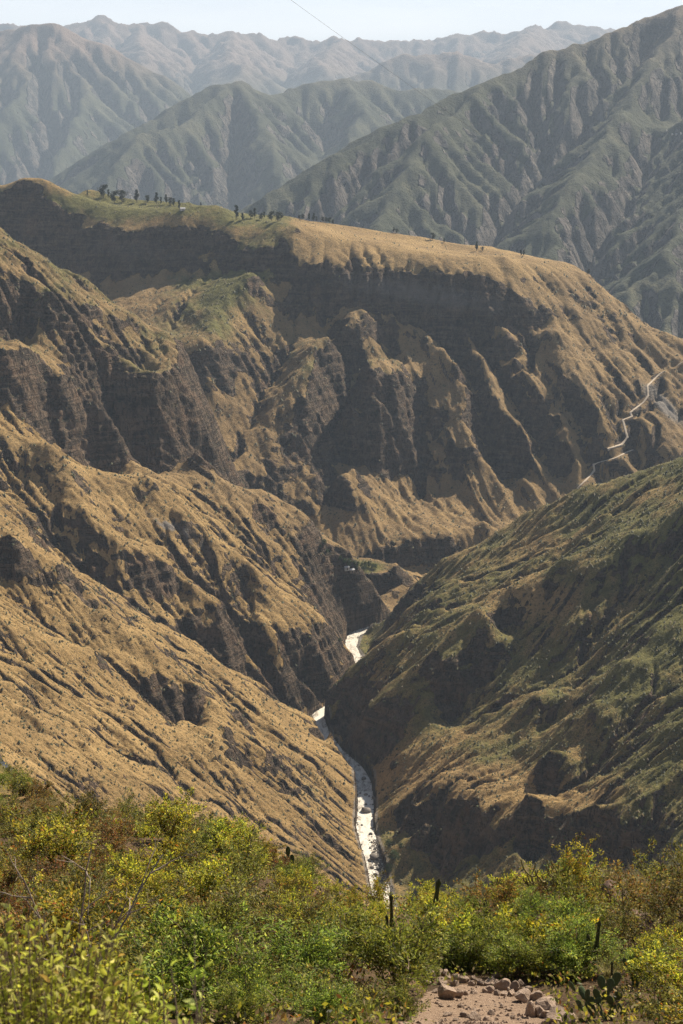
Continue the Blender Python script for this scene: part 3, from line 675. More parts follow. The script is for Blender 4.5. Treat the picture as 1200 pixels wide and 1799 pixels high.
# beyond the foot of the lookout the slope carries dry grass like the canyon side
far_ = b.attr('far').outputs['Fac']
colr = b.mix(far_, colr, b.mix(b.ramp(b.noise(co, 0.25, 5, 0.65), 0.4, 0.6), (0.27, 0.175, 0.075), (0.10, 0.085, 0.03)))
bs = b.n('ShaderNodeBsdfPrincipled'); b.link(colr, bs.inputs['Base Color']); bs.inputs['Roughness'].default_value = 0.95; bs.inputs['Specular IOR Level'].default_value = 0.1
bp = b.n('ShaderNodeBump'); bp.inputs['Strength'].default_value = 0.9; bp.inputs['Distance'].default_value = 0.12
b.link(b.math('ADD', f2, b.math('MULTIPLY', f3, 0.4)), bp.inputs['Height']); b.link(bp.outputs[0], bs.inputs['Normal'])
b.link(bs.outputs[0], b.n('ShaderNodeOutputMaterial').inputs[0])
struct(grid_mesh('near_hillside', NGX, NGY, NGZ, m, {'path': PATHM, 'far': sstep(60, 110, NGY)}), 'steep scrubby hillside dropping from the lookout')

# ------------------------------------------------------------------ plant material and builders
def leaf_material(name, trans=0.45, rough=0.55, hue=0.05):
    m, nt = mat_new(name); b = NB(nt)
    c = b.attr('tint').outputs['Color']
    oi = b.n('ShaderNodeObjectInfo')
    hs = b.n('ShaderNodeHueSaturation'); b.link(c, hs.inputs['Color'])
    b.link(b.math('ADD', 0.5 - hue / 2, b.math('MULTIPLY', oi.outputs['Random'], hue)), hs.inputs['Hue'])
    b.link(b.math('ADD', 0.8, b.math('MULTIPLY', oi.outputs['Random'], 0.4)), hs.inputs['Value'])
    bs = b.n('ShaderNodeBsdfPrincipled'); b.link(hs.outputs[0], bs.inputs['Base Color']); bs.inputs['Roughness'].default_value = rough; bs.inputs['Specular IOR Level'].default_value = 0.3
    tr = b.n('ShaderNodeBsdfTranslucent'); b.link(hs.outputs[0], tr.inputs['Color'])
    mx = b.n('ShaderNodeMixShader'); mx.inputs[0].default_value = trans; b.link(bs.outputs[0], mx.inputs[1]); b.link(tr.outputs[0], mx.inputs[2])
    b.link(mx.outputs[0], b.n('ShaderNodeOutputMaterial').inputs[0]); return m
def bark_material(name, c1, c2, scale=8, bump=0.02):
    m, nt = mat_new(name); b = NB(nt); co = b.coords(1, 1, 0.35)
    f = b.noise(co, scale, 5, 0.65); c = b.mix(b.ramp(f, 0.3, 0.7), c1, c2)
    bs = b.n('ShaderNodeBsdfPrincipled'); b.link(c, bs.inputs['Base Color']); bs.inputs['Roughness'].default_value = 0.85; bs.inputs['Specular IOR Level'].default_value = 0.2
    bp = b.n('ShaderNodeBump'); bp.inputs['Distance'].default_value = bump; b.link(f, bp.inputs['Height']); b.link(bp.outputs[0], bs.inputs['Normal'])
    b.link(bs.outputs[0], b.n('ShaderNodeOutputMaterial').inputs[0]); return m
M_LEAF = leaf_material('leaf', 0.42, 0.6); M_TREE = leaf_material('tree_leaf', 0.25, 0.7, 0.02)
M_STEM = bark_material('shrub_stem', (0.10, 0.07, 0.045), (0.24, 0.18, 0.12))
M_DEAD = bark_material('dead_wood', (0.15, 0.115, 0.085), (0.33, 0.27, 0.22))
M_TRUNK = bark_material('tree_trunk', (0.06, 0.045, 0.035), (0.16, 0.125, 0.10), 2)
M_CACT = bark_material('cactus_skin', (0.035, 0.045, 0.018), (0.09, 0.095, 0.04), 9, 0.01)
M_PAD = bark_material('prickly_pear_skin', (0.055, 0.08, 0.035), (0.10, 0.13, 0.06), 14, 0.004)
M_CAND = bark_material('branching_cactus_skin', (0.16, 0.14, 0.05), (0.30, 0.25, 0.11), 12, 0.01)
rs = np.random.default_rng(11)
def mesh_from(name, V, F, mat, tint=None, smooth=False):
    """V (n,3), F list/array of equal sized faces"""
    V = np.asarray(V, np.float32); F = np.asarray(F, np.int32); k = F.shape[1]
    me = bpy.data.meshes.new(name)
    me.vertices.add(len(V)); me.vertices.foreach_set('co', V.ravel())
    me.loops.add(F.size); me.loops.foreach_set('vertex_index', F.ravel())
    me.polygons.add(len(F)); me.polygons.foreach_set('loop_start', (np.arange(len(F)) * k).astype(np.int32))
    me.polygons.foreach_set('use_smooth', np.full(len(F), smooth, bool))
    if tint is not None:
        a = me.attributes.new('tint', 'FLOAT_COLOR', 'POINT')
        a.data.foreach_set('color', np.concatenate([tint, np.ones((len(tint), 1))], 1).astype(np.float32).ravel())
    me.update(calc_edges=True); me.validate(); me.materials.append(mat); return me
def add(name, me, parent=None):
    o = bpy.data.objects.new(name, me); COL.objects.link(o)
    if parent is not None: o.parent = parent
    return o
def tag(o, label, cat, group=None):
    o['label'] = label; o['category'] = cat
    if group: o['group'] = group
    return o
def empty(name, loc, rz=0.0, sc=1.0):
    o = bpy.data.objects.new(name, None); COL.objects.link(o); o.location = loc; o.rotation_euler = (0, 0, rz); o.scale = (sc, sc, sc); o.empty_display_size = 0.2; return o
def unit(v): return v / (np.linalg.norm(v, axis=-1, keepdims=True) + 1e-9)
def leaves(P, D, L, W, curl=0.25, rng=rs):
    """diamond leaves at P pointing along D; two quads folded along the midrib -> 4 corner + tip"""
    n = len(P); D = unit(D); r = unit(rng.normal(size=(n, 3))); S = unit(np.cross(D, r)); N = np.cross(S, D)
    L = np.broadcast_to(L, (n,))[:, None]; W = np.broadcast_to(W, (n,))[:, None]
    a = P; b_ = P + D * L * 0.5 + S * W * 0.5 - N * L * 0.02; c = P + D * L - N * L * curl * 0.5; d = P + D * L * 0.5 - S * W * 0.5 - N * L * 0.02; e = P + D * L * 0.5 + N * W * 0.12
    V = np.stack([a, b_, c, d, e], 1).reshape(-1, 3)
    i = np.arange(n)[:, None] * 5
    F = np.concatenate([i + [0, 1, 4], i + [1, 2, 4], i + [2, 3, 4], i + [3, 0, 4]], 0)
    return V, F
def tubes(polys, radii, sides=4):
    V, F = [], []; off = 0; jj = np.arange(sides); j2 = (jj + 1) % sides
    for P, r in zip(polys, radii):
        P = np.asarray(P, float); n = len(P); r = np.broadcast_to(r, (n,))
        T = unit(np.gradient(P, axis=0)); up = np.array([0.31, 0.17, 0.93]); A = unit(np.cross(T, up)); B = np.cross(T, A)
        ang = jj * (2 * math.pi / sides)
        ring = P[:, None] + r[:, None, None] * (np.cos(ang)[None, :, None] * A[:, None] + np.sin(ang)[None, :, None] * B[:, None])
        V.append(ring.reshape(-1, 3)); k = off + np.arange(n - 1)[:, None] * sides
        F.append(np.stack([k + jj, k + j2, k + sides + j2, k + sides + jj], -1).reshape(-1, 4))
        off += n * sides
    return np.concatenate(V), np.concatenate(F)
def grow(rng, start, d, length, n=5, wander=0.25, lift=0.0):
    P = [np.array(start, float)]; d = unit(np.array(d, float))
    for k in range(n):
        d = unit(d + rng.normal(size=3) * wander + np.array([0, 0, lift])); P.append(P[-1] + d * length / n)
    return np.array(P)
PAL = {
 'yellow': [((0.64, 0.52, 0.05), 3), ((0.48, 0.45, 0.04), 4), ((0.25, 0.27, 0.035), 3.5), ((0.52, 0.22, 0.03), 0.8), ((0.07, 0.08, 0.015), 3)],
 'olive': [((0.27, 0.25, 0.05), 4), ((0.17, 0.18, 0.035), 5), ((0.42, 0.35, 0.06), 2), ((0.34, 0.16, 0.04), 0.7), ((0.05, 0.055, 0.015), 3)],
 'green': [((0.20, 0.25, 0.035), 4), ((0.33, 0.37, 0.05), 3), ((0.09, 0.12, 0.02), 3.5), ((0.45, 0.42, 0.06), 1.5)],
 'rust': [((0.30, 0.12, 0.035), 2.5), ((0.22, 0.15, 0.045), 3), ((0.36, 0.22, 0.045), 2), ((0.13, 0.13, 0.03), 3)],
 'dry': [((0.40, 0.32, 0.16), 4), ((0.30, 0.23, 0.11), 3), ((0.22, 0.21, 0.07), 2)],
 'bright': [((0.55, 0.60, 0.08), 4), ((0.36, 0.44, 0.05), 3), ((0.66, 0.66, 0.18), 2), ((0.50, 0.38, 0.08), 0.6)],
 'euca': [((0.028, 0.038, 0.018), 4), ((0.045, 0.055, 0.025), 3), ((0.02, 0.026, 0.013), 3)],
 'orch': [((0.05, 0.075, 0.025), 4), ((0.075, 0.10, 0.03), 3)],
}
def tints(rng, pal, n):
    cs = np.array([c for c, w in PAL[pal]]); w = np.array([w for c, w in PAL[pal]], float); k = rng.choice(len(cs), n, p=w / w.sum())
    return cs[k] * (0.75 + 0.5 * rng.random((n, 1)))
def shrub_proto(seed, pal, h, rad, n_stem, n_leaf, L, W, upright=0.6, bare=0.25):
    """a shrub of branching stems with leaves gathered toward the twig ends"""
    rng = np.random.default_rng(seed); polys, rads, tips = [], [], []
    for k in range(n_stem):
        az = rng.random() * 2 * math.pi; d = np.array([math.cos(az) * (1 - upright), math.sin(az) * (1 - upright), upright + 0.15 * rng.random()])
        d[:2] *= rad / h * 1.6
        P = grow(rng, rng.normal(size=3) * [0.06, 0.06, 0.0], d, h * (0.55 + 0.45 * rng.random()), 6, 0.16, 0.05)
        polys.append(P); rads.append(np.linspace(0.016, 0.006, 7))
        for q in range(5):
            j = 2 + int(rng.random() * 5); dd = unit(P[min(j + 1, 6)] - P[j - 1] + rng.normal(size=3) * 0.35) + [0, 0, 0.1]
            Q = grow(rng, P[j], dd, h * (0.2 + 0.25 * rng.random()), 4, 0.25, 0.05); polys.append(Q); rads.append(np.linspace(0.007, 0.003, 5)); tips.append(Q)
        tips.append(P[3:])
    # leaves along twigs
    seg = [t[i:i + 2] for t in tips for i in range(len(t) - 1)]
    wgt = np.array([0.35 + 1.0 * (i / (len(t) - 1)) for t in tips for i in range(len(t) - 1)]); wgt /= wgt.sum()
    k = rng.choice(len(seg), n_leaf, p=wgt); S = np.array(seg); t = rng.random((n_leaf, 1))
    ax = S[k, 1] - S[k, 0]; P = S[k, 0] + ax * t + rng.normal(size=(n_leaf, 3)) * 0.035 * h
    D = unit(ax) * 0.7 + rng.normal(size=(n_leaf, 3)) * 0.55 + [0, 0, 0.25]
    sz = (0.65 + 0.7 * rng.random(n_leaf))
    V, F = leaves(P, D, L * sz, W * sz, 0.3, rng)
    # a twig's leaves share a tone
    tw = 0.45 + 1.0 * rng.random(len(seg))
    ti = tints(rng, pal, n_leaf) * tw[k][:, None]
    fol = mesh_from('foliage', V, F, M_LEAF, np.repeat(ti, 5, 0))
    sv, sf = tubes(polys, rads, 3)
    return mesh_from('stems', sv, sf, M_STEM, None, True), fol
def tuft_proto(seed, pal, h, n):
    rng = np.random.default_rng(seed); V, F, T = [], [], []
    az = rng.random(n) * 2 * math.pi; lean = 0.15 + 0.5 * rng.random(n) ** 1.5; ln = h * (0.5 + 0.5 * rng.random(n))
    d = np.stack([np.cos(az), np.sin(az), 0 * az], 1); s = np.stack([-np.sin(az), np.cos(az), 0 * az], 1) * 0.006
    b0 = d * 0.05 * rng.random((n, 1)); m_ = b0 + d * (ln * lean * 0.4)[:, None] + np.stack([0 * az, 0 * az, ln * 0.6], 1); t_ = b0 + d * (ln * lean)[:, None] * 1.3 + np.stack([0 * az, 0 * az, ln * 0.95], 1)
    V = np.stack([b0 - s, b0 + s, m_ + s, m_ - s, t_ + s * 0.3, t_ - s * 0.3], 1).reshape(-1, 3); i = np.arange(n)[:, None] * 6
    F = np.concatenate([i + [0, 1, 2, 3], i + [3, 2, 4, 5]], 0)
    return mesh_from('blades', V, F, M_LEAF, np.repeat(tints(rng, pal, n), 6, 0))
SHR = {
 'yellow': [shrub_proto(100 + k, 'yellow', 1.35 + 0.2 * k, 1.0, 12, 3600, 0.095, 0.04, 0.66) for k in range(4)],
 'olive': [shrub_proto(200 + k, 'olive', 1.1 + 0.15 * k, 1.0, 13, 4200, 0.07, 0.028, 0.58) for k in range(4)],
 'green': [shrub_proto(300 + k, 'green', 1.3 + 0.1 * k, 0.9, 18, 5600, 0.07, 0.024, 0.76) for k in range(3)],
 'rust': [shrub_proto(400 + k, 'rust', 1.0 + 0.1 * k, 0.95, 12, 3000, 0.065, 0.028, 0.58) for k in range(3)],
}
TUFT = [tuft_proto(500 + k, 'dry', 0.9, 260) for k in range(3)]

# ------------------------------------------------------------------ standing points on the canyon sheet
def far_hit(px, py):
    a, b = ray(px, py); i = np.arange(FX.shape[0]); Y = FY[:, 0]; j = np.clip(np.rint((a + 0.31) / 0.62 * (FX.shape[1] - 1)).astype(int), 0, FX.shape[1] - 1)
    z = FE[:, j]; f = CAMZ + b * Y - z; k = int(np.argmax(f <= 0)) if (f <= 0).any() else int(np.argmin(f))
    return Vector((a * Y[k], Y[k], z[k]))

# ------------------------------------------------------------------ river
m, nt = mat_new('river_water'); b = NB(nt); co = b.coords(1, 0.45, 1)
f1 = b.noise(co, 0.16, 6, 0.7, 0.8); f2 = b.noise(co, 0.9, 5, 0.7)
wc = b.mix(b.ramp(f1, 0.34, 0.56), (0.24, 0.19, 0.135), (0.74, 0.70, 0.61))
wc = b.mix(b.math('MULTIPLY', b.ramp(f2, 0.52, 0.62), 0.6), wc, (0.86, 0.84, 0.78))
bs = b.n('ShaderNodeBsdfPrincipled'); b.link(wc, bs.inputs['Base Color']); bs.inputs['Roughness'].default_value = 0.3; bs.inputs['IOR'].default_value = 1.33
bp = b.n('ShaderNodeBump'); bp.inputs['Distance'].default_value = 0.6; b.link(b.math('ADD', f1, b.math('MULTIPLY', f2, 0.6)), bp.inputs['Height']); b.link(bp.outputs[0], bs.inputs['Normal'])
b.link(bs.outputs[0], b.n('ShaderNodeOutputMaterial').inputs[0]); M_WATER = m
rp = dens(RIV, 3.0); rp = rp[(rp[:, 1] > 770) & (rp[:, 0] < 420)]
k_ = np.ones(9) / 9; rp = np.stack([np.convolve(np.pad(rp[:, c], 4, mode='edge'), k_, 'valid') for c in range(3)], 1)
T = unit(np.gradient(rp[:, :2], axis=0)); Nn = np.stack([T[:, 1], -T[:, 0]], 1)
wl_ = 7.2 + 2.2 * fbm(np.arange(len(rp)) / 14.0, np.zeros(len(rp)), 3, 61); wr_ = 7.2 + 2.2 * fbm(np.arange(len(rp)) / 14.0, np.zeros(len(rp)) + 9, 3, 62)
cols = np.linspace(-1, 1, 13); rows = []
for c in cols:
    w_ = np.where(c < 0, wl_, wr_) * c; rows.append(np.stack([rp[:, 0] + Nn[:, 0] * w_, rp[:, 1] + Nn[:, 1] * w_], 1))
rx = np.stack([r[:, 0] for r in rows], 1); ry_ = np.stack([r[:, 1] for r in rows], 1)
rz_ = river_z(ry_) - 0.15 + 0.35 * fbm(rx / 4, ry_ / 4, 4, 63, 0.6, ridged=True)
struct(grid_mesh('river', rx, ry_, rz_, M_WATER), 'pale foaming river at the bottom of the gorge')

# ------------------------------------------------------------------ rocks
def rock_material(name, c1, c2, c3, sc):
    m, nt = mat_new(name); b = NB(nt); co = b.coords(); oi = b.n('ShaderNodeObjectInfo')
    f = b.noise(co, 2.2 * sc, 6, 0.65); g = b.noise(co, 11 * sc, 4, 0.7)
    c = b.mix(b.ramp(f, 0.35, 0.65), c1, c2); c = b.mix(b.math('MULTIPLY', b.ramp(g, 0.55, 0.7), 0.6), c, c3)
    hs = b.n('ShaderNodeHueSaturation'); b.link(c, hs.inputs['Color']); b.link(b.math('ADD', 0.75, b.math('MULTIPLY', oi.outputs['Random'], 0.5)), hs.inputs['Value'])
    bs = b.n('ShaderNodeBsdfPrincipled'); b.link(hs.outputs[0], bs.inputs['Base Color']); bs.inputs['Roughness'].default_value = 0.9; bs.inputs['Specular IOR Level'].default_value = 0.2
    bp = b.n('ShaderNodeBump'); bp.inputs['Distance'].default_value = 0.06 / sc; b.link(b.math('ADD', f, b.math('MULTIPLY', g, 0.4)), bp.inputs['Height']); b.link(bp.outputs[0], bs.inputs['Normal'])
    b.link(bs.outputs[0], b.n('ShaderNodeOutputMaterial').inputs[0]); return m
M_STONE = rock_material('wall_stone', (0.30, 0.22, 0.165), (0.42, 0.32, 0.25), (0.20, 0.145, 0.11), 1.0)
M_BOULD = rock_material('red_boulder', (0.09, 0.06, 0.048), (0.19, 0.125, 0.095), (0.05, 0.04, 0.03), 1.4)
M_RIVST = rock_material('river_stone', (0.16, 0.14, 0.12), (0.28, 0.25, 0.22), (0.10, 0.09, 0.08), 0.1)
def rock_proto(name, seed, mat, sub=2, cuts=7, sm=False, rough=0.06):
    """a chunk of rock: a ball chopped by random planes, so that it has flat faces and edges"""
    bm = bmesh.new(); bmesh.ops.create_icosphere(bm, subdivisions=sub, radius=1.0); rng = np.random.default_rng(seed)
    pl = unit(rng.normal(size=(cuts, 3))); dd = 0.5 + 0.3 * rng.random(cuts)
    for v in bm.verts:
        p = np.array(v.co)
        for n_, d_ in zip(pl, dd):
            t = p @ n_
            if t > d_: p = p - n_ * (t - d_)
        p = p + rng.normal(size=3) * rough * 0.5
        v.co = p
    me = bpy.data.meshes.new(name); bm.to_mesh(me); bm.free(); me.materials.append(mat)
    if sm:
        for p in me.polygons: p.use_smooth = True
    return me
STONES = [rock_proto('stone', 700 + k, M_STONE, 2, 9) for k in range(9)]
BOULD = [rock_proto('boulder', 720 + k, M_BOULD, 3, 14, False, 0.09) for k in range(5)]
RST = [rock_proto('river_boulder', 740 + k, M_RIVST, 2, 6, True, 0.08) for k in range(5)]
rng = np.random.default_rng(5)
def place_rock(name, me, loc, sx, sy, sz, parent=None, rz=None):
    o = add(name, me, parent); o.location = loc; o.scale = (sx, sy, sz); o.rotation_euler = (rng.normal() * 0.12, rng.normal() * 0.12, rng.random() * 6.28 if rz is None else rz); return o
# dry stone wall along the footpath and the rubble at its end
WALL_ST = [(432, 262, 40, 30), (490, 266, 76, 36), (482, 300, 46, 28), (555, 280, 72, 58), (515, 222, 36, 42), (456, 302, 26, 30), (615, 280, 42, 56), (655, 302, 40, 36), (662, 336, 76, 60), (600, 316, 36, 30), (560, 322, 42, 26), (520, 318, 34, 24), (730, 336, 62, 46), (700, 404, 54, 80), (746, 412, 54, 60), (786, 382, 96, 50), (790, 430, 52, 40), (842, 424, 80, 42), (820, 456, 72, 40), (866, 442, 50, 40), (906, 456, 72, 42), (795, 468, 42, 22), (938, 470, 46, 34), (690, 292, 34, 28), (645, 262, 34, 30), (585, 300, 30, 30)]
RUB_ST = [(260, 312, 82, 76), (320, 314, 42, 52), (172, 228, 46, 66), (212, 210, 52, 40), (252, 214, 40, 40), (302, 230, 36, 36), (298, 268, 38, 34), (132, 214, 34, 30), (226, 256, 50, 32), (196, 310, 38, 30), (340, 246, 40, 44), (385, 268, 34, 26), (100, 206, 30, 26), (355, 320, 34, 26), (398, 316, 34, 24), (152, 262, 34, 28), (122, 240, 28, 24), (262, 236, 30, 24), (360, 240, 30, 30), (400, 240, 36, 28)]
LOOSE = [(260, 430, 42, 30), (400, 440, 58, 40), (490, 420, 36, 30), (345, 430, 36, 24), (462, 450, 30, 22), (546, 378, 24, 20), (330, 386, 30, 20), (586, 402, 20, 16), (400, 400, 22, 16), (225, 380, 26, 20), (300, 455, 30, 20), (600, 440, 22, 16), (440, 384, 18, 14), (520, 452, 20, 16), (640, 455, 26, 20)]
def stones_from(lst, parent, lift=0.25):
    for i, (X, Y_, w, h) in enumerate(lst):
        px, py = 700 + X / 3.0, 1640 + Y_ / 3.0
        g = near_hit(px, py + h / 6.0)
        if g is None: continue
        s_ = g.y / FPX / 3.0
        hx, hz = w * s_ * 0.80, h * s_ * 0.82
        o = place_rock('stone', STONES[i % 9], g + Vector((0, hx * 0.5, hz * lift * 2)), hx, hx * (0.8 + 0.3 * rng.random()), hz, None, rng.random() * 6.28 if w < 1.3 * h else rng.normal() * 0.3)
        o.parent = parent; o.matrix_parent_inverse = parent.matrix_world.inverted()
wl0 = near_hit(890, 1740); W_ = empty('dry_stone_wall', wl0); tag(W_, 'low dry stone wall of rough tan stones along the path edge', 'stone wall')
bpy.context.view_layer.update(); stones_from(WALL_ST, W_)
rb0 = near_hit(780, 1735); RB_ = empty('rubble_heap', rb0); tag(RB_, 'heap of broken tan stones at the left end of the wall', 'stones')
bpy.context.view_layer.update(); stones_from(RUB_ST, RB_)
lo0 = near_hit(820, 1790); LO_ = empty('footpath', lo0); LO_['kind'] = 'structure'; LO_['label'] = 'bare tan footpath strewn with loose stones'
bpy.context.view_layer.update(); stones_from(LOOSE, LO_, 0.15)
# pebbles on the path
_py = np.linspace(1700, 1799, 12); _px = np.linspace(690, 1000, 12); _pg = [[near_hit(a_, b_) for a_ in _px] for b_ in _py]
_pa = np.array([[tuple(q) for q in r_] for r_ in _pg])
def PEB(px, py):
    i = min(max((py - 1700) / 9.0, 0), 10.99); j = min(max((px - 690) / (310 / 11.0), 0), 10.99); a, b_ = int(i), int(j); u, v = i - a, j - b_
    p = (_pa[a, b_] * (1 - v) + _pa[a, b_ + 1] * v) * (1 - u) + (_pa[a + 1, b_] * (1 - v) + _pa[a + 1, b_ + 1] * v) * u
    return p
n = 900; V = []; F = []
for k in range(n):
    px = 840 + rng.normal() * 75; py = 1775 + rng.normal() * 28
    if (px - 840) ** 2 / 150 ** 2 + (py - 1800) ** 2 / 75 ** 2 > 1: continue
    g = PEB(px, py); Y = g[1]; a = g[0] / Y; z = g[2]; r = 0.015 + 0.05 * rng.random() ** 3
    base = np.array([(1, 0, 0), (0, 1, 0), (-1, 0, 0), (0, -1, 0), (0, 0, 0.8), (0, 0, -0.8)]) * r * (0.7 + 0.6 * rng.random((6, 3))); c, s_ = math.cos(k), math.sin(k)
    base = base @ np.array([[c, s_, 0], [-s_, c, 0], [0, 0, 1]]); o_ = len(V) * 6
    V.append(base + [a * Y, Y, z + r * 0.3]); F += [(o_ + i, o_ + (i + 1) % 4, o_ + 4) for i in range(4)] + [(o_ + (i + 1) % 4, o_ + i, o_ + 5) for i in range(4)]
o = add('pebbles', mesh_from('pebbles', np.concatenate(V), F, M_STONE)); o['kind'] = 'stuff'; o['label'] = 'small tan pebbles scattered on the footpath'
# boulders of the right-hand knoll
for i, (px, py, w, h, lab) in enumerate([(1075, 1588, 34, 34, 'large dark boulder with grass on top, left of the knoll rocks'), (1160, 1616, 30, 30, 'reddish brown rock outcrop among rust shrubs'), (1188, 1596, 26, 26, 'jagged reddish rock at the right edge of the knoll'), (1125, 1630, 34, 30, 'small brown rock low in front of the reddish outcrop'), (1090, 1555, 34, 26, 'pale topped rock behind the large dark boulder'), (600, 1560, 16, 16, 'small reddish rock in the thicket left of the river')]):
    g = near_hit(px, py) or near_hit(px, py + 25); s_ = g.y / FPX
    tag(place_rock('boulder', BOULD[i % 5], g + Vector((0, 0, h * s_ * 0.45)), w * s_ * 1.25, w * s_ * 1.1, h * s_ * 0.85), lab, 'boulder', 'rocks on the foreground knoll')
# boulders in the river
for i, (X, Y_, w, lab) in enumerate([(370, 1245, 64, 'largest dark boulder in the middle of the river'), (420, 1540, 64, 'big rounded boulder on the gravel bar'), (355, 1040, 36, 'boulder at the top of the rapids'), (428, 1165, 42, 'boulder against the right bank of the river'), (370, 1140, 26, None), (372, 1200, 20, None), (415, 1060, 20, None), (333, 1130, 18, None), (355, 1570, 38, 'boulder by the left bank below the gravel bar'), (410, 1600, 30, None), (440, 1645, 32, None), (450, 1610, 26, None), (425, 1500, 20, None), (400, 1475, 20, None), (460, 1570, 24, None), (395, 1560, 20, None), (330, 1500, 16, None), (345, 1330, 18, None), (400, 1390, 26, None), (410, 1350, 22, None), (360, 1640, 24, None), (470, 1650, 26, None)]):
    px, py = 540 + X / 3.6, 1080 + Y_ / 3.6; a, b_ = ray(px, py); Y = (CAMZ + 0.016 * 950.0) / (0.016 - b_); s_ = Y / FPX / 3.6 * 1.1
    o = place_rock('river_boulder', RST[i % 5], (a * Y, Y, river_z(Y) + w * s_ * 0.12), w * s_ * 0.56, w * s_ * 0.5, w * s_ * 0.38)
    tag(o, lab or ('grey stone on the gravel bar beside the river' if py > 1480 else 'small dark stone in the white rapids'), 'boulder', 'boulders in the river')
# gravel bar
V, F = [], []
for k in range(1500):
    px = 668 + rng.normal() * 7 + (rng.random() < 0.3) * rng.normal() * 4; py = 1475 + rng.random() * 90; px += (py - 1510) * 0.12; a, b_ = ray(px, py); Y = (CAMZ + 0.016 * 950.0) / (0.016 - b_); r = 0.25 + 0.9 * rng.random() ** 3
    base = np.array([(1, 0, 0), (0, 1, 0), (-1, 0, 0), (0, -1, 0), (0, 0, 0.8), (0, 0, -0.8)]) * r * (0.7 + 0.6 * rng.random((6, 3))); o_ = len(V) * 6
    V.append(base + [a * Y, Y, river_z(Y) + 0.15]); F += [(o_ + i, o_ + (i + 1) % 4, o_ + 4) for i in range(4)] + [(o_ + (i + 1) % 4, o_ + i, o_ + 5) for i in range(4)]
for k in range(1400):
    q = int(rng.integers(10, len(rp) - 10)); sd = -1 if rng.random() < 0.5 else 1; w_ = sd * ((wl_ if sd < 0 else wr_)[q] - 0.6 + 2.2 * rng.random() ** 2 * (1 if rng.random() < 0.8 else -1.5)); x, y = rp[q, 0] + Nn[q, 0] * w_, rp[q, 1] + Nn[q, 1] * w_
    r = 0.25 + 1.1 * rng.random() ** 3; base = np.array([(1, 0, 0), (0, 1, 0), (-1, 0, 0), (0, -1, 0), (0, 0, 0.8), (0, 0, -0.8)]) * r * (0.7 + 0.6 * rng.random((6, 3))); o_ = len(V) * 6
    V.append(base + [x, y, river_z(y) + 0.1]); F += [(o_ + i, o_ + (i + 1) % 4, o_ + 4) for i in range(4)] + [(o_ + (i + 1) % 4, o_ + i, o_ + 5) for i in range(4)]
o = add('gravel', mesh_from('gravel', np.concatenate(V), F, M_RIVST)); o['kind'] = 'stuff'; o['label'] = 'grey gravel bar along the right bank of the river'

# ------------------------------------------------------------------ dirt road on the far wall
m, nt = mat_new('road_dirt'); b = NB(nt); co = b.coords(); f = b.noise(co, 0.4, 5, 0.6)
bs = b.n('ShaderNodeBsdfPrincipled'); b.link(b.mix(f, (0.46, 0.37, 0.27), (0.6, 0.5, 0.38)), bs.inputs['Base Color']); bs.inputs['Roughness'].default_value = 0.95
b.link(bs.outputs[0], b.n('ShaderNodeOutputMaterial').inputs[0]); M_ROAD = m
def road(P, width, label):
    T = unit(np.gradient(P[:, :2], axis=0)); N_ = np.stack([T[:, 1], -T[:, 0]], 1); w = width * (0.85 + 0.3 * rng.random(len(P)))
    cs = np.linspace(-1, 1, 5); X = P[:, :1] + N_[:, :1] * w[:, None] * cs * 0.5; Y = P[:, 1:2] + N_[:, 1:2] * w[:, None] * cs * 0.5
    Z = np.maximum(canyon_z(X, Y), P[:, 2:3] - 0.5) + 0.35
    X = np.concatenate([X[:, :1], X, X[:, -1:]], 1); Y = np.concatenate([Y[:, :1], Y, Y[:, -1:]], 1); Z = np.concatenate([Z[:, :1] - 3, Z, Z[:, -1:] - 3], 1)
    return struct(grid_mesh('dirt_road', X, Y, Z, M_ROAD), label)
road(ROADS[0], 2.2, 'short bend of dirt road at the right edge')
road(ROADS[1], 3.0, 'pale zigzag dirt road crossing the ribbed slope')
road(ROADS[2], 2.9, 'lower zigzag of dirt road going behind the right hill')

# ------------------------------------------------------------------ trees on the plateau, the orchard terrace and the river bank
def tree_proto(seed, h, r, pal, n, narrow, L):
    rng = np.random.default_rng(seed); lobes = []
    polys = [grow(rng, (0, 0, -1.0), (0, 0, 1), h * 0.9, 6, 0.05, 0.1)]; rads = [np.linspace(h * 0.018, h * 0.004, 7)]
    for k in range(9):
        z = h * (0.25 + 0.7 * (k / 9)); az = rng.random() * 6.28; rr = r * (0.35 + 0.65 * rng.random()) * (1.0 if not narrow else (1.1 - 0.8 * k / 9))
        tip = np.array([math.cos(az) * rr * 0.6, math.sin(az) * rr * 0.6, z + h * 0.06]); j = min(6, int(z / h * 6)); polys.append(np.array([polys[0][j], (polys[0][j] + tip) / 2 + [0, 0, -0.02 * h], tip])); rads.append(np.linspace(h * 0.007, h * 0.002, 3)); lobes.append((tip, rr * (0.55 + 0.4 * rng.random())))
    lobes.append((np.array([0, 0, h * 0.93]), r * 0.4))
    k = rng.integers(0, len(lobes), n); C = np.array([l[0] for l in lobes])[k]; S = np.array([l[1] for l in lobes])[k][:, None]
    d = unit(rng.normal(size=(n, 3))); P = C + d * S * (rng.random((n, 1)) ** 0.45) * [1, 1, 0.9 if not narrow else 1.25]
    P[:, 2] = np.minimum(P[:, 2], h)
    V, F = leaves(P, rng.normal(size=(n, 3)), L * (0.6 + 0.8 * rng.random(n)), L * 0.55, 0.2, rng)
    tw = 0.65 + 0.7 * rng.random(len(lobes)); ti = tints(rng, pal, n) * tw[k][:, None]
    tv, tf = tubes(polys, rads, 5)
    return mesh_from('trunk', tv, tf, M_TRUNK, None, True), mesh_from('crown', V, F, M_TREE, np.repeat(ti, 5, 0))
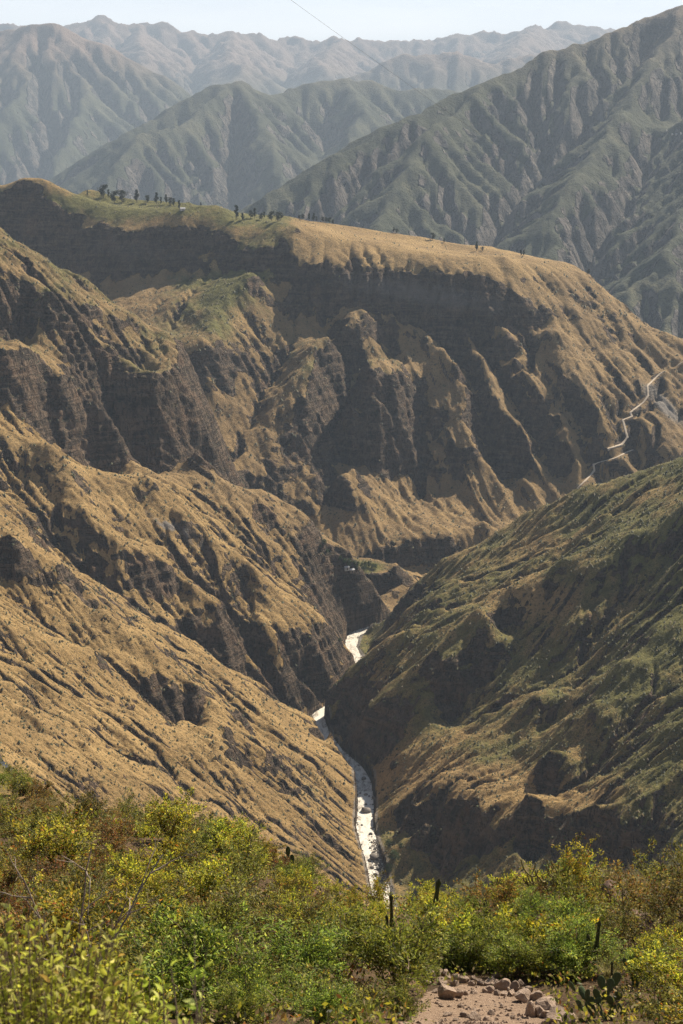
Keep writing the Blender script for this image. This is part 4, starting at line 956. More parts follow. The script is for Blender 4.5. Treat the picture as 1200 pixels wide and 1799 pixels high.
EU = [tree_proto(800 + k, 1.0 * 20, 6.0 if k % 2 else 3.8, 'euca', 1100, k % 2 == 0, 1.3) for k in range(4)]
RT = [tree_proto(820 + k, 6.0, 3.4, 'orch', 700, False, 0.7) for k in range(3)]
def tree(name, proto, loc, sc, label, group, wide=1.0):
    e = empty(name, loc, rng.random() * 6.28, 1.0); e.scale = (sc * wide, sc * wide, sc)
    add('trunk', proto[0], e); add('crown', proto[1], e); return tag(e, label, 'tree', group)
TL = []
for (X, Y_, h, w) in [(95, 135, 38, 0), (210, 150, 84, 1), (245, 148, 54, 0), (285, 187, 78, 1), (338, 182, 78, 1), (443, 182, 82, 0), (520, 182, 48, 1), (583, 192, 74, 0), (610, 192, 48, 0), (648, 188, 58, 0), (680, 202, 52, 1), (702, 207, 52, 0), (742, 232, 62, 0), (892, 206, 27, 0), (1140, 302, 94, 0), (1185, 302, 44, 0)]: TL.append((130 + X / 4, 310 + Y_ / 4, h / 4, w))
for (X, Y_, h, w) in [(102, 150, 52, 0), (160, 132, 52, 1), (190, 132, 66, 0), (240, 142, 44, 1), (256, 132, 44, 0), (310, 152, 64, 1), (350, 152, 60, 1), (378, 138, 42, 1), (500, 108, 24, 1), (526, 122, 34, 1), (572, 137, 48, 0), (606, 142, 54, 0), (625, 142, 34, 0), (665, 152, 34, 1), (690, 154, 34, 1), (715, 157, 38, 1), (738, 160, 26, 1), (1168, 226, 38, 0), (1190, 230, 30, 1)]: TL.append((400 + X / 4, 350 + Y_ / 4, h / 4, w))
for (X, Y_, h, w) in [(320, 840, 22, 1), (360, 850, 12, 1), (475, 880, 30, 0), (495, 880, 14, 1), (630, 897, 20, 0), (641, 899, 22, 0)]: TL.append((600 + X / 2, Y_ / 2, h / 2, w))
TL.append((1035, 474, 8, 1))
for i, (px, py, h, w) in enumerate(TL):
    g = canyon_hit(px, py + 1.0, 2200); hh = h * g.y / FPX * 1.08
    reg = 'on the far left plateau edge beside the pale field' if px < 330 else ('around the green hollow at the middle of the plateau rim' if px < 520 else ('along the back edge of the golden plateau' if px < 800 else 'at the right end of the golden plateau'))
    kind = ('small bushy' if hh < 9 else 'rounded dark') if w else ('short slender' if hh < 12 else 'tall slender dark')
    tree('eucalyptus_tree', EU[(1 if w else 0) + 2 * (i % 2)], (g.x, g.y, g.z - 0.3), hh / 20.0, f'{kind} tree {reg}', 'trees on the plateau', 1.5 if w else 1.25)
for i in range(16):
    px = [606, 614, 622, 629, 636, 642, 648, 655, 660, 612, 626, 640, 570, 563, 574, 598][i]; py = [990, 992, 993, 994, 995, 996, 996, 998, 999, 998, 1001, 1002, 958, 964, 972, 984][i]
    g = canyon_hit(px, py, 1550, 1800); tree('orchard_tree', RT[i % 3], (g.x, g.y, g.z - 0.2), 0.75 + 0.5 * rng.random(), 'small green orchard tree on the cliff terrace above the river' if i < 12 else 'green tree on the slope above the orchard terrace', 'orchard trees')
for (px, py, sc, lab) in [(683, 1487, 1.1, 'rounded green bush highest on the right river bank'), (690, 1512, 1.6, 'large rounded green bush on the right river bank'), (682, 1532, 1.2, 'lowest green bush on the right river bank'), (704, 1490, 0.9, 'bush on the slope right of the gravel bar'), (597, 1128, 0.8, 'small green bush on the left bank by the upper river bend')]:
    g = canyon_hit(px, py, 850, 1700); tree('bush', RT[int(rng.integers(3))], (g.x, g.y, g.z - 0.8), sc, lab, None)['category'] = 'bush'

# ------------------------------------------------------------------ small houses
def plain(name, col, rough=0.8):
    m, nt = mat_new(name); b = NB(nt); f = b.noise(b.coords(), 1.5, 4); bs = b.n('ShaderNodeBsdfPrincipled'); b.link(b.mix(f, tuple(c * 0.8 for c in col), col), bs.inputs['Base Color']); bs.inputs['Roughness'].default_value = rough
    b.link(bs.outputs[0], b.n('ShaderNodeOutputMaterial').inputs[0]); return m
M_WALLW = plain('whitewash', (0.62, 0.58, 0.52)); M_ROOF = plain('tin_roof', (0.55, 0.55, 0.55), 0.5); M_DARK = plain('dark_door', (0.05, 0.04, 0.035)); M_ADOBE = plain('adobe', (0.30, 0.22, 0.16))
def house(loc, w, d, h, rz, wall_m, roof_m, label):
    e = empty('house', loc, rz)
    v = [(-w / 2, -d / 2, -2), (w / 2, -d / 2, -2), (w / 2, d / 2, -2), (-w / 2, d / 2, -2), (-w / 2, -d / 2, h), (w / 2, -d / 2, h), (w / 2, d / 2, h), (-w / 2, d / 2, h), (-w / 2, 0, h + d * 0.3), (w / 2, 0, h + d * 0.3)]
    me = bpy.data.meshes.new('wall'); me.from_pydata(v, [], [(0, 1, 5, 4), (2, 3, 7, 6), (1, 2, 6, 9, 5), (3, 0, 4, 8, 7)]); me.materials.append(wall_m); add('wall', me, e)
    o_ = 0.4; t = 0.15; rv = []
    for sg in (-1, 1):
        for zz in (0, t): rv += [(-w / 2 - o_, sg * (d / 2 + o_), h - 0.2 + zz), (w / 2 + o_, sg * (d / 2 + o_), h - 0.2 + zz), (w / 2 + o_, 0, h + d * 0.3 + 0.05 + zz), (-w / 2 - o_, 0, h + d * 0.3 + 0.05 + zz)]
    fs = []
    for q in (0, 8): fs += [(q, q + 1, q + 2, q + 3), (q + 4, q + 5, q + 6, q + 7), (q, q + 1, q + 5, q + 4), (q + 1, q + 2, q + 6, q + 5), (q + 3, q, q + 4, q + 7)]
    me = bpy.data.meshes.new('roof'); me.from_pydata(rv, [], fs); me.materials.append(roof_m); add('roof', me, e)
    me = bpy.data.meshes.new('door'); me.from_pydata([(-0.5, -d / 2 - 0.05, -1), (0.5, -d / 2 - 0.05, -1), (0.5, -d / 2 - 0.05, 1.9), (-0.5, -d / 2 - 0.05, 1.9), (-0.5, -d / 2 + 0.05, -1), (0.5, -d / 2 + 0.05, -1), (0.5, -d / 2 + 0.05, 1.9), (-0.5, -d / 2 + 0.05, 1.9)], [], [(0, 1, 2, 3), (0, 4, 5, 1), (1, 5, 6, 2), (2, 6, 7, 3), (3, 7, 4, 0)]); me.materials.append(M_DARK); add('door', me, e)
    return tag(e, label, 'house')
for (px, py, lab, wm) in [(609, 1000, 'small white roofed hut at the left of the orchard terrace', M_WALLW), (618, 1004, 'small hut nearer the cliff edge of the orchard terrace', M_ADOBE)]:
    g = canyon_hit(px, py, 1550, 1800); house(tuple(g), 5.5, 4.0, 2.4, 0.4, wm, M_ROOF, lab)
for (px, py, w, lab) in [(1181, 240, 5, 'leftmost of the tiny white houses high on the right mountain'), (1188, 241, 6, 'middle one of the tiny white houses high on the right mountain'), (1196, 239, 5, 'rightmost of the tiny white houses high on the right mountain'), (1171, 800 - 567, 4, 'tiny house a little apart above the white mountain houses')]:
    g = far_hit(px, py); house(tuple(g + Vector((0, 0, 2))), w, w * 0.7, 4, 0.2, M_WALLW, M_ROOF, lab)
g = canyon_hit(321, 369, 2200); house((g.x, g.y, g.z), 8, 5, 2.6, 0.3, M_WALLW, M_ROOF, 'tiny white building at the right of the pale plateau field')

# ------------------------------------------------------------------ overhead cable across the valley
A_ = np.array(pt(440, -52, 130)); B_ = np.array(pt(1290, 440, 820)); t = np.linspace(0, 1, 90)[:, None]
cp = A_ + (B_ - A_) * t; cp[:, 2] -= (10 * 4 * t * (1 - t))[:, 0]
cv, cf = tubes([cp], [0.011], 6); tag(add('overhead_cable', mesh_from('overhead_cable', cv, cf, M_DARK, None, True)), 'thin dark overhead cable slanting across the sky and right mountain', 'cable')
print('mid', time.time() - T0)

# ------------------------------------------------------------------ scrub dotted over the canyon sides (nobody could count it)
n = 190000; rng2 = np.random.default_rng(77); ny, nx = GX.shape
i = rng2.integers(0, ny - 1, n); j = rng2.integers(0, nx - 1, n)
clump = fbm(GX[i, j] / 9, GY[i, j] / 9, 2, 78)
dn = 0.20 + 0.45 * GREEN[i, j] + 0.55 * clump - 0.25 * PALE_STONE[i, j] - 0.3 * (SL[i, j] > 1.3)
dn = np.where(WALL[i, j] & (HE[i, j] > 330), dn * 0.3, dn)
ok = (rng2.random(n) < dn) & (RD[i, j] > 11) & (GY[i, j] < 2600)
i, j = i[ok], j[ok]; n = len(i); r = (0.5 + 1.15 * rng2.random(n) ** 2.5) * (GY[i, j] / 1300) ** 0.6
C = np.stack([GX[i, j], GY[i, j], HE[i, j]], 1) + rng2.normal(size=(n, 3)) * [0.6, 0.6, 0]
base = np.array([(1, 0, -0.35), (0.1, 1, -0.35), (-1, 0.1, -0.35), (0, -1, -0.35), (0.1, 0, 1.1)])
V = C[:, None] + base[None] * r[:, None, None] * (0.65 + 0.7 * rng2.random((n, 5, 3))); q = np.arange(n)[:, None] * 5
F = np.concatenate([q + [k, (k + 1) % 4, 4] for k in range(4)], 0)
cs = np.array([(0.055, 0.06, 0.02), (0.085, 0.08, 0.028), (0.04, 0.045, 0.018), (0.12, 0.09, 0.035)])[rng2.integers(0, 4, n)] * (0.7 + 0.6 * rng2.random((n, 1)))
o = add('hillside_scrub', mesh_from('hillside_scrub', V.reshape(-1, 3), F, M_TREE, np.repeat(cs, 5, 0), True)); o['kind'] = 'stuff'; o['label'] = 'low scrub dotted over the canyon sides'
print('scrub', n, time.time() - T0)

# ------------------------------------------------------------------ foreground plants
def shrub(kind, loc, sc, label, group, name='shrub'):
    pr = SHR[kind][int(rng.integers(len(SHR[kind])))]
    e = empty(name, loc, rng.random() * 6.28); e.scale = (sc * (1.1 + 0.3 * rng.random()), sc * (1.1 + 0.3 * rng.random()), sc * (0.8 + 0.3 * rng.random())); e.rotation_euler = (rng.normal() * 0.1, rng.normal() * 0.1, e.rotation_euler[2])
    add('stems', pr[0], e); add('foliage', pr[1], e); return tag(e, label, 'shrub', group)
def weights(px, py):
    if px < 210: return [('olive', 3), ('rust', 4), ('yellow', 1)]
    if 300 < px < 760 and py > 1690: return [('green', 5), ('olive', 2)]
    if 800 < px < 1010 and 1600 < py < 1745: return [('green', 6), ('yellow', 1)]
    if px < 330: return [('olive', 4), ('yellow', 3), ('rust', 1)]
    if px < 620: return [('yellow', 5), ('olive', 4), ('rust', 1)]
    if px < 920: return [('yellow', 6), ('olive', 3)]
    if px > 1080 and py > 1560 and py < 1690: return [('rust', 4), ('olive', 3)]
    return [('olive', 5), ('yellow', 3), ('rust', 1)]
ADJ = {'yellow': 'yellow leaved', 'olive': 'olive green', 'green': 'bright green', 'rust': 'rusty brown'}
MARKS = [(748, 1600, 'the tallest columnar cactus'), (684, 1610, 'the leftmost cactus below the river'), (857, 1620, 'the cactus above the bright green shrubs'), (1043, 1660, 'the cactus above the prickly pears'), (911, 1635, 'the short cactus in bright green shrubs'),
    (1060, 1760, 'the large prickly pear'), (1118, 1700, 'the smaller prickly pear'), (508, 1515, 'the prickly pear in the left thicket'), (965, 1540, 'the pale branching cactus'), (1075, 1560, 'the large dark boulder'), (1160, 1600, 'the reddish rock outcrop'), (900, 1750, 'the dry stone wall'), (780, 1740, 'the heap of stones'),
    (130, 1560, 'the bare dead branches'), (345, 1470, 'the thin dead stems on the crest'), (430, 1610, 'the dead twigs amid yellow shrubs'), (560, 1630, 'the dead twigs left of the river'), (60, 1590, 'the dry twigs at the left edge'), (668, 1560, 'the near end of the river'), (188, 1460, 'the single cactus at the left'), (100, 1720, 'the close leafy bush'), (320, 1740, 'the blurred sprigs'), (640, 1760, 'the left end of the footpath')]
def beside(px, py):
    m_ = min(MARKS, key=lambda q: (q[0] - px) ** 2 + (q[1] - py) ** 2); dx, dy = px - m_[0], py - m_[1]
    w = ('right of' if dx > 0 else 'left of') if abs(dx) > abs(dy) else ('in front of' if dy > 0 else 'behind')
    return w + ' ' + m_[2]
def region(px, py):
    if px < 330: return 'in the thicket at the left edge behind the dead branches'
    if px < 620: return 'in the dense thicket left of the river'
    if px < 800: return 'among the columnar cacti below the river'
    if px < 1010: return 'behind the dry stone wall'
    return 'among rocks and prickly pears at the right edge'
pts_ = []
cY = 20 + 42 * rng.random(7000) ** 0.8; cX = (rng.random(7000) * 2 - 1) * 0.285 * cY; cZ = near_z(cX, cY)
for x, Y, z in zip(cX.tolist(), cY.tolist(), cZ.tolist()):
    if len(pts_) >= 246: break
    px, py = project(x, Y, z)
    if px < -90 or px > 1290 or py > 1960: continue
    e = ((px - 850) / 140) ** 2 + ((py - 1812) / 84) ** 2
    if e < 1.0: continue
    if 712 < px < 1015 and py > 1726: continue
    if 985 < px < 1165 and py > 1712: continue
    sp = 1.0 + 0.022 * (Y - 20)
    if any((x - q[0]) ** 2 + (Y - q[1]) ** 2 < sp * sp for q in pts_): continue
    pts_.append((x, Y, z, px, py))
for (x, Y, z, px, py) in pts_:
    w = weights(px, py); ks = [a for a, _ in w]; ww = np.array([b_ for _, b_ in w], float); kd = ks[int(rng.choice(len(ks), p=ww / ww.sum()))]
    sc = 0.5 + 0.75 * rng.random() ** 1.6
    if 575 < px < 745 and Y > 35: sc *= 0.5
    elif 480 < px < 930 and 32 < Y: sc *= 0.78
    if 700 < px < 960 and Y < 36 and py > 1660: sc *= 0.8
    shrub(kd, (x, Y, z - 0.05), sc, f'{"low" if sc < 0.65 else ("tall" if sc > 0.95 else "mid sized")} {ADJ[kd]} shrub {beside(px, py)}', 'shrubs of the foreground thicket')
# bright green shrubs right behind the wall
for k in range(11):
    px = 790 + 22 * k + rng.normal() * 6; py = 1688 + 2.6 * k + rng.normal() * 6 + (12 if k % 2 else 0); g = near_hit(px, py)
    shrub('green' if k % 4 else 'yellow', g, 0.7 + 0.3 * rng.random(), f'{"bright green" if k % 4 else "yellow leaved"} shrub behind the wall, {beside(px, py)}', 'shrubs of the foreground thicket')
# the crest of the thicket
for k in range(34):
    px = 330 + 330 * rng.random() if k < 26 else 740 + 120 * rng.random(); Y = 43 + 13 * rng.random(); a_ = ray(px, 1520)[0]; z = float(near_z(np.array([a_ * Y]), np.array([Y]))[0]); kd = ['yellow', 'yellow', 'olive', 'green'][int(rng.integers(4))]; sc = 0.55 + 0.35 * rng.random() - 0.3 * (px > 560); px, py = project(a_ * Y, Y, z)
    shrub(kd, (a_ * Y, Y, z - 0.05), sc, f'{"low" if sc < 0.65 else "mid sized"} {ADJ[kd]} shrub cresting {beside(px, py)}', 'shrubs of the foreground thicket')
# shrubs of the hillside farther left
p2 = []
cY = 58 + 80 * rng.random(3000); cX = -cY * (0.10 + 0.2 * rng.random(3000)); cZ = near_z(cX, cY)
for x, Y, z in zip(cX.tolist(), cY.tolist(), cZ.tolist()):
    if len(p2) >= 110: break
    px, py = project(x, Y, z)
    if px < -60 or px > 420: continue
    if any((x - q[0]) ** 2 + (Y - q[1]) ** 2 < 6.0 for q in p2): continue
    p2.append((x, Y, z)); kd = ['olive', 'olive', 'green', 'rust'][int(rng.integers(4))]
    shrub(kd, (x, Y, z - 0.1), 0.9 + 0.6 * rng.random(), f'{ADJ[kd]} bush on the shaded hillside at the left edge', 'bushes on the left hillside', 'hillside_bush')
# dry grass tufts
for k in range(46):
    if k < 8: px, py = [(1105, 1570), (1120, 1575), (1095, 1565), (385, 1490), (400, 1492), (1135, 1580), (930, 1590), (1070, 1560)][k]
    else: px = 20 + 1160 * rng.random(); py = 1500 + 280 * rng.random()
    if k >= 8 and ((px - 850) / 200) ** 2 + ((py - 1805) / 130) ** 2 < 1: continue
    g = near_hit(px, py)
    if g is None: continue
    o = add('grass_tuft', TUFT[k % 3]); o.location = g; o.rotation_euler = (0, 0, rng.random() * 6.28); s_ = (0.8 + 0.6 * rng.random()) if k < 8 else 0.5 + 0.4 * rng.random(); o.scale = (s_, s_, s_)
    tag(o, f'straw coloured grass tuft {beside(px, py)}' if k >= 8 else f'tall straw coloured grass tuft {beside(px, py)}', 'grass tuft', 'dry grass tufts')

# low leafy ground cover between the shrubs
n = 46000; rg = np.random.default_rng(64); nc = 2600
cY = np.concatenate([19 + 44 * rg.random(nc) ** 0.9, 55 + 80 * rg.random(700)]); cX = (rg.random(len(cY)) * 2 - 1) * 0.29 * cY; cX[nc:] = -cY[nc:] * (0.06 + 0.24 * rg.random(700)); cZ = near_z(cX, cY)
cpx, cpy = project(cX, cY, cZ); okc = ((cpx - 850) / 145) ** 2 + ((cpy - 1812) / 86) ** 2 > 1; cX, cY, cZ = cX[okc], cY[okc], cZ[okc]; kk = rg.integers(0, len(cX), n)
sz = np.where(cY[kk] > 55, 1.8, 1.0); P = np.stack([cX[kk], cY[kk], cZ[kk]], 1) + rg.normal(size=(n, 3)) * [0.22, 0.22, 0] * sz[:, None] + np.stack([0 * sz, 0 * sz, rg.random(n) * 0.42 * sz], 1)
D = unit(rg.normal(size=(n, 3)) + [0, 0, 0.9]); S_ = unit(np.cross(D, rg.normal(size=(n, 3)))); L_ = ((0.07 + 0.08 * rg.random(n)) * sz)[:, None]
V = np.stack([P, P + D * L_ * 0.5 + S_ * L_ * 0.24, P + D * L_, P + D * L_ * 0.5 - S_ * L_ * 0.24], 1).reshape(-1, 3); F = np.arange(n * 4).reshape(-1, 4)
pk = np.array(['olive', 'yellow', 'rust', 'green', 'dry'])[rg.choice(5, len(cX), p=[0.34, 0.24, 0.12, 0.14, 0.16])]; ti = np.zeros((n, 3))
for p_ in set(pk.tolist()):
    q = pk[kk] == p_; ti[q] = tints(rg, p_, int(q.sum()))
o = add('ground_cover', mesh_from('ground_cover', V, F, M_LEAF, np.repeat(ti * 0.85, 4, 0))); o['kind'] = 'stuff'; o['label'] = 'low leafy ground cover between the foreground shrubs'
# columnar cacti
def cactus_mesh(h, r, seed, ribs=9):
    rng = np.random.default_rng(seed); rings = 16; sides = ribs * 4; V = []; F = []
    for k in range(rings + 1):
        t = k / rings; z = h * t; rr = r * (0.82 + 0.22 * math.sin(t * 5 + seed)) if t < 0.9 else r * math.sqrt(max(0.0, 1 - ((t - 0.9) / 0.1) ** 2)) * 0.98 + 0.002
        ox, oy = 0.12 * h * 0.3 * math.sin(t * 1.7 + seed), 0.03 * h * math.cos(t * 2 + seed)
        for j in range(sides):
            a = 2 * math.pi * j / sides; q = rr * (1 + 0.16 * math.cos(ribs * a)); V.append((ox + q * math.cos(a), oy + q * math.sin(a), z))
    for k in range(rings):
        for j in range(sides): F.append((k * sides + j, k * sides + (j + 1) % sides, (k + 1) * sides + (j + 1) % sides, (k + 1) * sides + j))
    return mesh_from('column', V, F, M_CACT, None, True)
def spines_mesh(h, r, seed):
    rng = np.random.default_rng(seed + 50); n = int(170 * h); a = rng.integers(0, 9, n) * 2 * math.pi / 9; z = h * (0.05 + 0.93 * rng.random(n)); t = z / h
    ox, oy = 0.12 * h * 0.3 * np.sin(t * 1.7 + seed), 0.03 * h * np.cos(t * 2 + seed); rr = r * (0.82 + 0.22 * np.sin(t * 5 + seed)) * 1.14
    d = np.stack([np.cos(a), np.sin(a), 0 * a], 1); P = np.stack([ox, oy, z], 1) + d * (rr * np.where(t > 0.92, 0.7, 1))[:, None]; dd = d + rng.normal(size=(n, 3)) * 0.5
    V, F = leaves(P, dd, 0.035, 0.004, 0, rng); return mesh_from('spines', V, F, M_LEAF, np.repeat(np.tile([[0.3, 0.24, 0.14]], (n, 1)), 5, 0))
CACT = [(748, 1541, 1668, 5.6, 'tallest columnar cactus, leaning a little, below the river'), (684, 1569, 1650, 4.2, 'columnar cactus farthest left of the group below the river'), (764, 1586, 1668, 3.8, 'shorter columnar cactus just right of the tallest one'), (857, 1580, 1660, 4.0, 'dark columnar cactus above the bright green shrubs'), (848, 1616, 1662, 2.8, 'small columnar cactus close to the left of a taller one behind green shrubs'), (911, 1611, 1660, 3.2, 'short columnar cactus standing in bright green shrubs'), (1043, 1616, 1712, 4.2, 'columnar cactus above the prickly pears on the right'), (1072, 1688, 1740, 3.2, 'small columnar cactus between the two prickly pears'), (680, 1606, 1660, 3.4, 'small columnar cactus low below the leftmost tall one'), (1034, 1640, 1712, 3.6, 'cactus column close beside the one above the prickly pears'), (188, 1450, 1480, 3.2, 'single columnar cactus at the left behind the dead branches')]
for k, (px, pt_, pb, rpx, lab) in enumerate(CACT):
    g = near_hit(px, pb) or near_hit(px, pb + 15); a, b_ = ray(px, pt_); h = CAMZ + b_ * g.y - g.z + 0.1; r = rpx * g.y / FPX
    e = empty('columnar_cactus', (g.x, g.y, g.z - 0.1)); e.rotation_euler = (0, R(6) if k == 0 else rng.normal() * 0.03, 0)
    cm = add('column', cactus_mesh(h, r, k), e); add('spines', spines_mesh(h, r, k), e)['kind'] = 'stuff'; tag(e, lab, 'cactus', 'columnar cacti')
# prickly pears
def pad_mesh(seed):
    rng = np.random.default_rng(seed); bm = bmesh.new(); bmesh.ops.create_uvsphere(bm, u_segments=18, v_segments=10, radius=1.0)
    for v in bm.verts:
        x, y, z = v.co; w = 0.62 * (0.75 + 0.25 * z) ; v.co = (x * (w + 0.1), y * 0.14 * (1 + 0.3 * rng.random()), z)
    me = bpy.data.meshes.new('pad'); bm.to_mesh(me); bm.free(); me.materials.append(M_PAD)
    for p in me.polygons: p.use_smooth = True
    return me
PADS = [pad_mesh(k) for k in range(3)]
def pear(base, lst, label):
    g = near_hit(*base); e = empty('prickly_pear', g); tag(e, label, 'cactus')
    for i, (px, py, hl, hw, ang, dy) in enumerate(lst):
        Y = g.y + dy; p = Vector(pt(px, py, Y)); s_ = Y / FPX; o = add('pad', PADS[i % 3], e); o.location = p - Vector(g); o.scale = (hw * s_ / 0.62, hl * s_ * 1.1, hl * s_ * 1.22); o.rotation_euler = (rng.normal() * 0.25, R(ang), rng.normal() * 0.45)
pear((1055, 1790), [(1062, 1752, 15, 10, 10, 0.12), (1050, 1750, 14, 9, -20, 0.1), (1076, 1775, 15, 10, 15, 0.05), (1035, 1762, 13, 9, 25, 0.12), (1057, 1727, 13, 9, -10, 0.1), (1082, 1721, 15, 10, 12, 0.25), (1072, 1731, 12, 9, 5, -0.1), (1024, 1745, 13, 9, -8, 0.2), (1032, 1748, 11, 6, 4, -0.05), (1047, 1760, 12, 8, 80, -0.1), (1071, 1757, 13, 9, -38, -0.15), (1055, 1775, 15, 9, -72, -0.2), (1092, 1778, 16, 10, -30, -0.2), (1085, 1750, 14, 10, 20, 0.15), (1040, 1775, 14, 10, -25, 0.1), (1066, 1790, 16, 11, 10, 0.0), (1005, 1733, 12, 5, -30, 0.2), (1020, 1770, 14, 9, -35, 0.2)], 'large prickly pear with many oval pads at the bottom right')
pear((1115, 1735), [(1119, 1677, 14, 8, 4, 0.0), (1126, 1701, 11, 8, 75, -0.05), (1110, 1698, 10, 6, -40, 0.1), (1112, 1712, 13, 9, -8, 0.1), (1118, 1728, 14, 10, 6, 0.1), (1100, 1692, 9, 6, -35, 0.15), (1138, 1726, 12, 8, 70, 0.1)], 'smaller prickly pear with one upright pad above the larger one')
pear((508, 1535), [(506, 1497, 10, 5, 0, 0), (512, 1512, 11, 6, 8, 0.1), (502, 1515, 11, 6, -8, 0), (508, 1530, 12, 7, 0, 0)], 'prickly pear poking from the thicket left of the river')
# branching candelabra-like cactus
g = near_hit(965, 1590); r9 = np.random.default_rng(9); polys = []; rads = []
for k in range(5):
    P = grow(r9, (r9.normal() * 0.1, r9.normal() * 0.1, 0), (r9.normal() * 0.35, r9.normal() * 0.3, 1), 0.75 + 0.3 * r9.random(), 5, 0.12); polys.append(P); rads.append(np.linspace(0.05, 0.032, 6))
    for q in range(11):
        j = 2 + int(r9.integers(4)); az = r9.random() * 6.28; P2 = grow(r9, P[j], (math.cos(az), math.sin(az), 0.1), 0.35 + 0.25 * r9.random(), 6, 0.08, 0.28); polys.append(P2); rads.append(np.linspace(0.028, 0.02, 7))
tv, tf = tubes(polys, rads, 6); o = add('branching_cactus', mesh_from('branching_cactus', tv, tf, M_CAND, None, True)); o.location = g; o.scale = (1.15, 1.15, 1.15); tag(o, 'pale branching cactus with upturned arms on the knoll', 'cactus')
# leafy sprouts on the knoll and above the thicket
for (px, py, sc, kd, lab) in [(998, 1560, 0.95, 'green', 'bright green leafy shrub rising highest on the knoll'), (868, 1585, 1.05, 'rust', 'orange leaved shrub with bare stems rising against the dark slope'), (1130, 1725, 0.7, 'green', 'bright green palmate leaved plant right of the prickly pears'), (1165, 1760, 0.8, 'yellow', 'yellow leaved shrub in the bottom right corner'), (300, 1478, 1.0, 'yellow', 'yellow shrub cresting the thicket at the left'), (1010, 1580, 0.8, 'yellow', 'yellow shrub leaning on the dark boulder')]:
    g = near_hit(px, py) or near_hit(px, py + 20); shrub(kd, g, sc, lab, None)
# dead branches
r7 = np.random.default_rng(7)
def dead_shrub(base, tipz, spread, seed, label, n=5, rad=0.02):
    rr = np.random.default_rng(seed); polys = []; rads = []; h = tipz - base.z
    for k in range(n):
        P = grow(rr, (0, 0, 0), (rr.normal() * spread, rr.normal() * spread * 0.6, 1), h * (0.75 + 0.35 * rr.random()), 9, 0.13, 0.03); polys.append(P); rads.append(np.linspace(rad, rad * 0.4, 10))
        for q in range(5):
            j = 4 + int(rr.integers(5)); Q = grow(rr, P[j], unit(P[j] - P[j - 1]) + rr.normal(size=3) * 0.55, h * (0.12 + 0.18 * rr.random()), 5, 0.22); polys.append(Q); rads.append(np.linspace(rad * 0.5, rad * 0.15, 6))
            Q2 = grow(rr, Q[3], unit(Q[3] - Q[2]) + rr.normal(size=3) * 0.6, h * 0.1, 4, 0.25); polys.append(Q2); rads.append(np.linspace(rad * 0.22, rad * 0.1, 5))
    v, f = tubes(polys, rads, 5); o = add('dead_shrub', mesh_from('dead_shrub', v, f, M_DEAD, None, True)); o.location = base; return tag(o, label, 'dead shrub')
Yd = 15.0; a, b_ = ray(100, 1700); zb = float(near_z(np.array([a * Yd]), np.array([Yd]))[0])
dead_shrub(Vector((a * Yd, Yd, zb)), CAMZ + ray(150, 1470)[1] * Yd, 0.16, 3, 'bare grey dead branches rising behind the near leafy bush', 4, 0.02)
for (px, py, hh, sd, lab) in [(345, 1480, 1.6, 21, 'thin dead stems standing above the thicket crest at the left'), (560, 1640, 0.9, 22, 'pale dead twigs in the thicket left of the river'), (735, 1690, 1.2, 23, 'dry tangled twigs below the tallest cactus'), (1000, 1640, 1.0, 24, 'dry grey twigs in front of the branching cactus'), (430, 1620, 1.1, 25, 'pale dead twigs in the middle of the yellow thicket'), (60, 1600, 1.4, 26, 'dry brown twigs at the left edge')]:
    g = near_hit(px, py); dead_shrub(g, g.z + hh, 0.5, sd, lab, 6, 0.011)
M_NEAR = leaf_material('near_leaf', 0.55, 0.7)
# near leafy bush, close to the lens, bottom left
def broad_leaves(P, D, L, W, rng):
    n = len(P); D = unit(D); S = unit(np.cross(D, unit(rng.normal(size=(n, 3)) * 0.6 + [0, 0, 1]))); N_ = np.cross(S, D); L = L[:, None]; W = W[:, None]; rows = []
    for t, w, c in ((0.0, 0.12, 0), (0.25, 0.8, 0.03), (0.5, 1.0, 0.03), (0.78, 0.6, -0.03), (1.0, 0.03, -0.16)):
        mid_ = P + D * L * t + N_ * L * c; rows += [mid_ - S * W * w * 0.5 + N_ * W * 0.14 * w, mid_, mid_ + S * W * w * 0.5 + N_ * W * 0.14 * w]
    V = np.stack(rows, 1).reshape(-1, 3); q = np.arange(n)[:, None] * 15; F = []
    for k in range(4):
        for j in range(2): F.append(q + [3 * k + j, 3 * k + j + 1, 3 * k + 4 + j, 3 * k + 3 + j])
    return V, np.concatenate(F, 0)
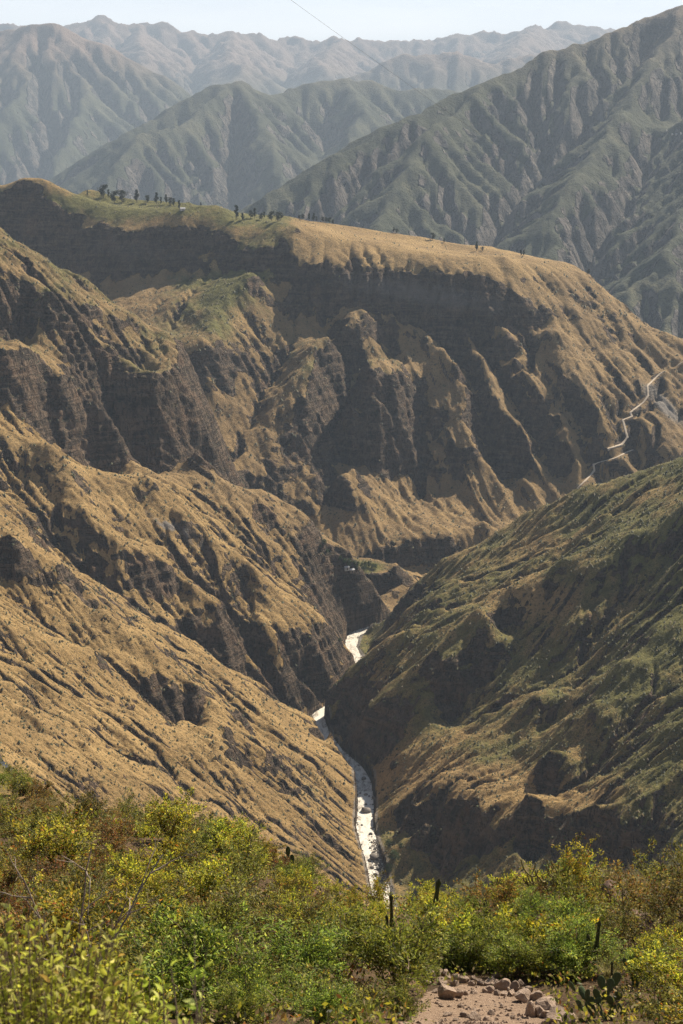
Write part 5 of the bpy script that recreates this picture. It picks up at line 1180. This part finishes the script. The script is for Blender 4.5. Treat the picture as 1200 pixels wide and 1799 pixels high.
def near_bush(c, rx_, ry2, rz2, nst, per, seed, label, Lf=0.052, low=0.9):
    rr = np.random.default_rng(seed); polys = []; rads = []; P = []; D = []
    for k in range(nst):
        d = unit(rr.normal(size=3)) * rr.random() ** 0.33; d[2] = abs(d[2]) if rr.random() < 0.85 else d[2] * 0.5
        tip = d * [rx_, ry2, rz2]; st = np.array([tip[0] * 0.35, tip[1] * 0.35, -low]); md = (st + tip) / 2 + rr.normal(size=3) * 0.05; t = np.linspace(0, 1, 9)[:, None]
        Q = st * (1 - t) ** 2 + 2 * md * t * (1 - t) + tip * t ** 2; polys.append(Q); rads.append(np.linspace(0.004, 0.002, 9))
        for q in range(per):
            tt = 0.22 + 0.78 * (q + rr.random()) / per; i_ = min(7, int(tt * 8)); p = Q[i_] + (Q[i_ + 1] - Q[i_]) * (tt * 8 - i_); ax = unit(Q[i_ + 1] - Q[i_]); az = q * 2.4 + k
            side = unit(np.cross(ax, [math.cos(az), math.sin(az), 0.2])); P.append(p); D.append(ax * 0.55 + side * 0.9 + [0, 0, 0.15])
    n = len(P); sz = (0.6 + 0.6 * rr.random(n)) * Lf; V, F = broad_leaves(np.array(P), np.array(D), sz, sz * 0.36, rr)
    e = empty('leafy_bush', c); tv, tf = tubes(polys, rads, 4); add('stems', mesh_from('stems', tv, tf, M_STEM, None, True), e)
    add('foliage', mesh_from('foliage', V, F, M_NEAR, np.repeat(tints(rr, 'bright', n), 15, 0), True), e); return tag(e, label, 'bush')
near_bush(Vector(pt(70, 1765, 5.2)), 0.50, 0.5, 0.40, 250, 20, 31, 'bright green broad leaved bush close by in the bottom left corner')
near_bush(Vector(pt(215, 1835, 5.6)), 0.34, 0.4, 0.32, 120, 18, 32, 'smaller leafy bush right of the close one, cut by the bottom edge')
near_bush(Vector(pt(-30, 1640, 6.0)), 0.18, 0.2, 0.42, 14, 10, 33, 'leafy shoots reaching up at the left edge', 0.06)
near_bush(Vector(pt(345, 1690, 4.4)), 0.06, 0.05, 0.17, 3, 5, 34, 'blurred leafy sprig close to the lens left of centre', 0.055, 0.5)
near_bush(Vector(pt(300, 1745, 4.6)), 0.05, 0.05, 0.15, 2, 5, 35, 'second blurred sprig with a yellow leaf beside the bush', 0.055, 0.5)
print('done', time.time() - T0, zmin, zmax)
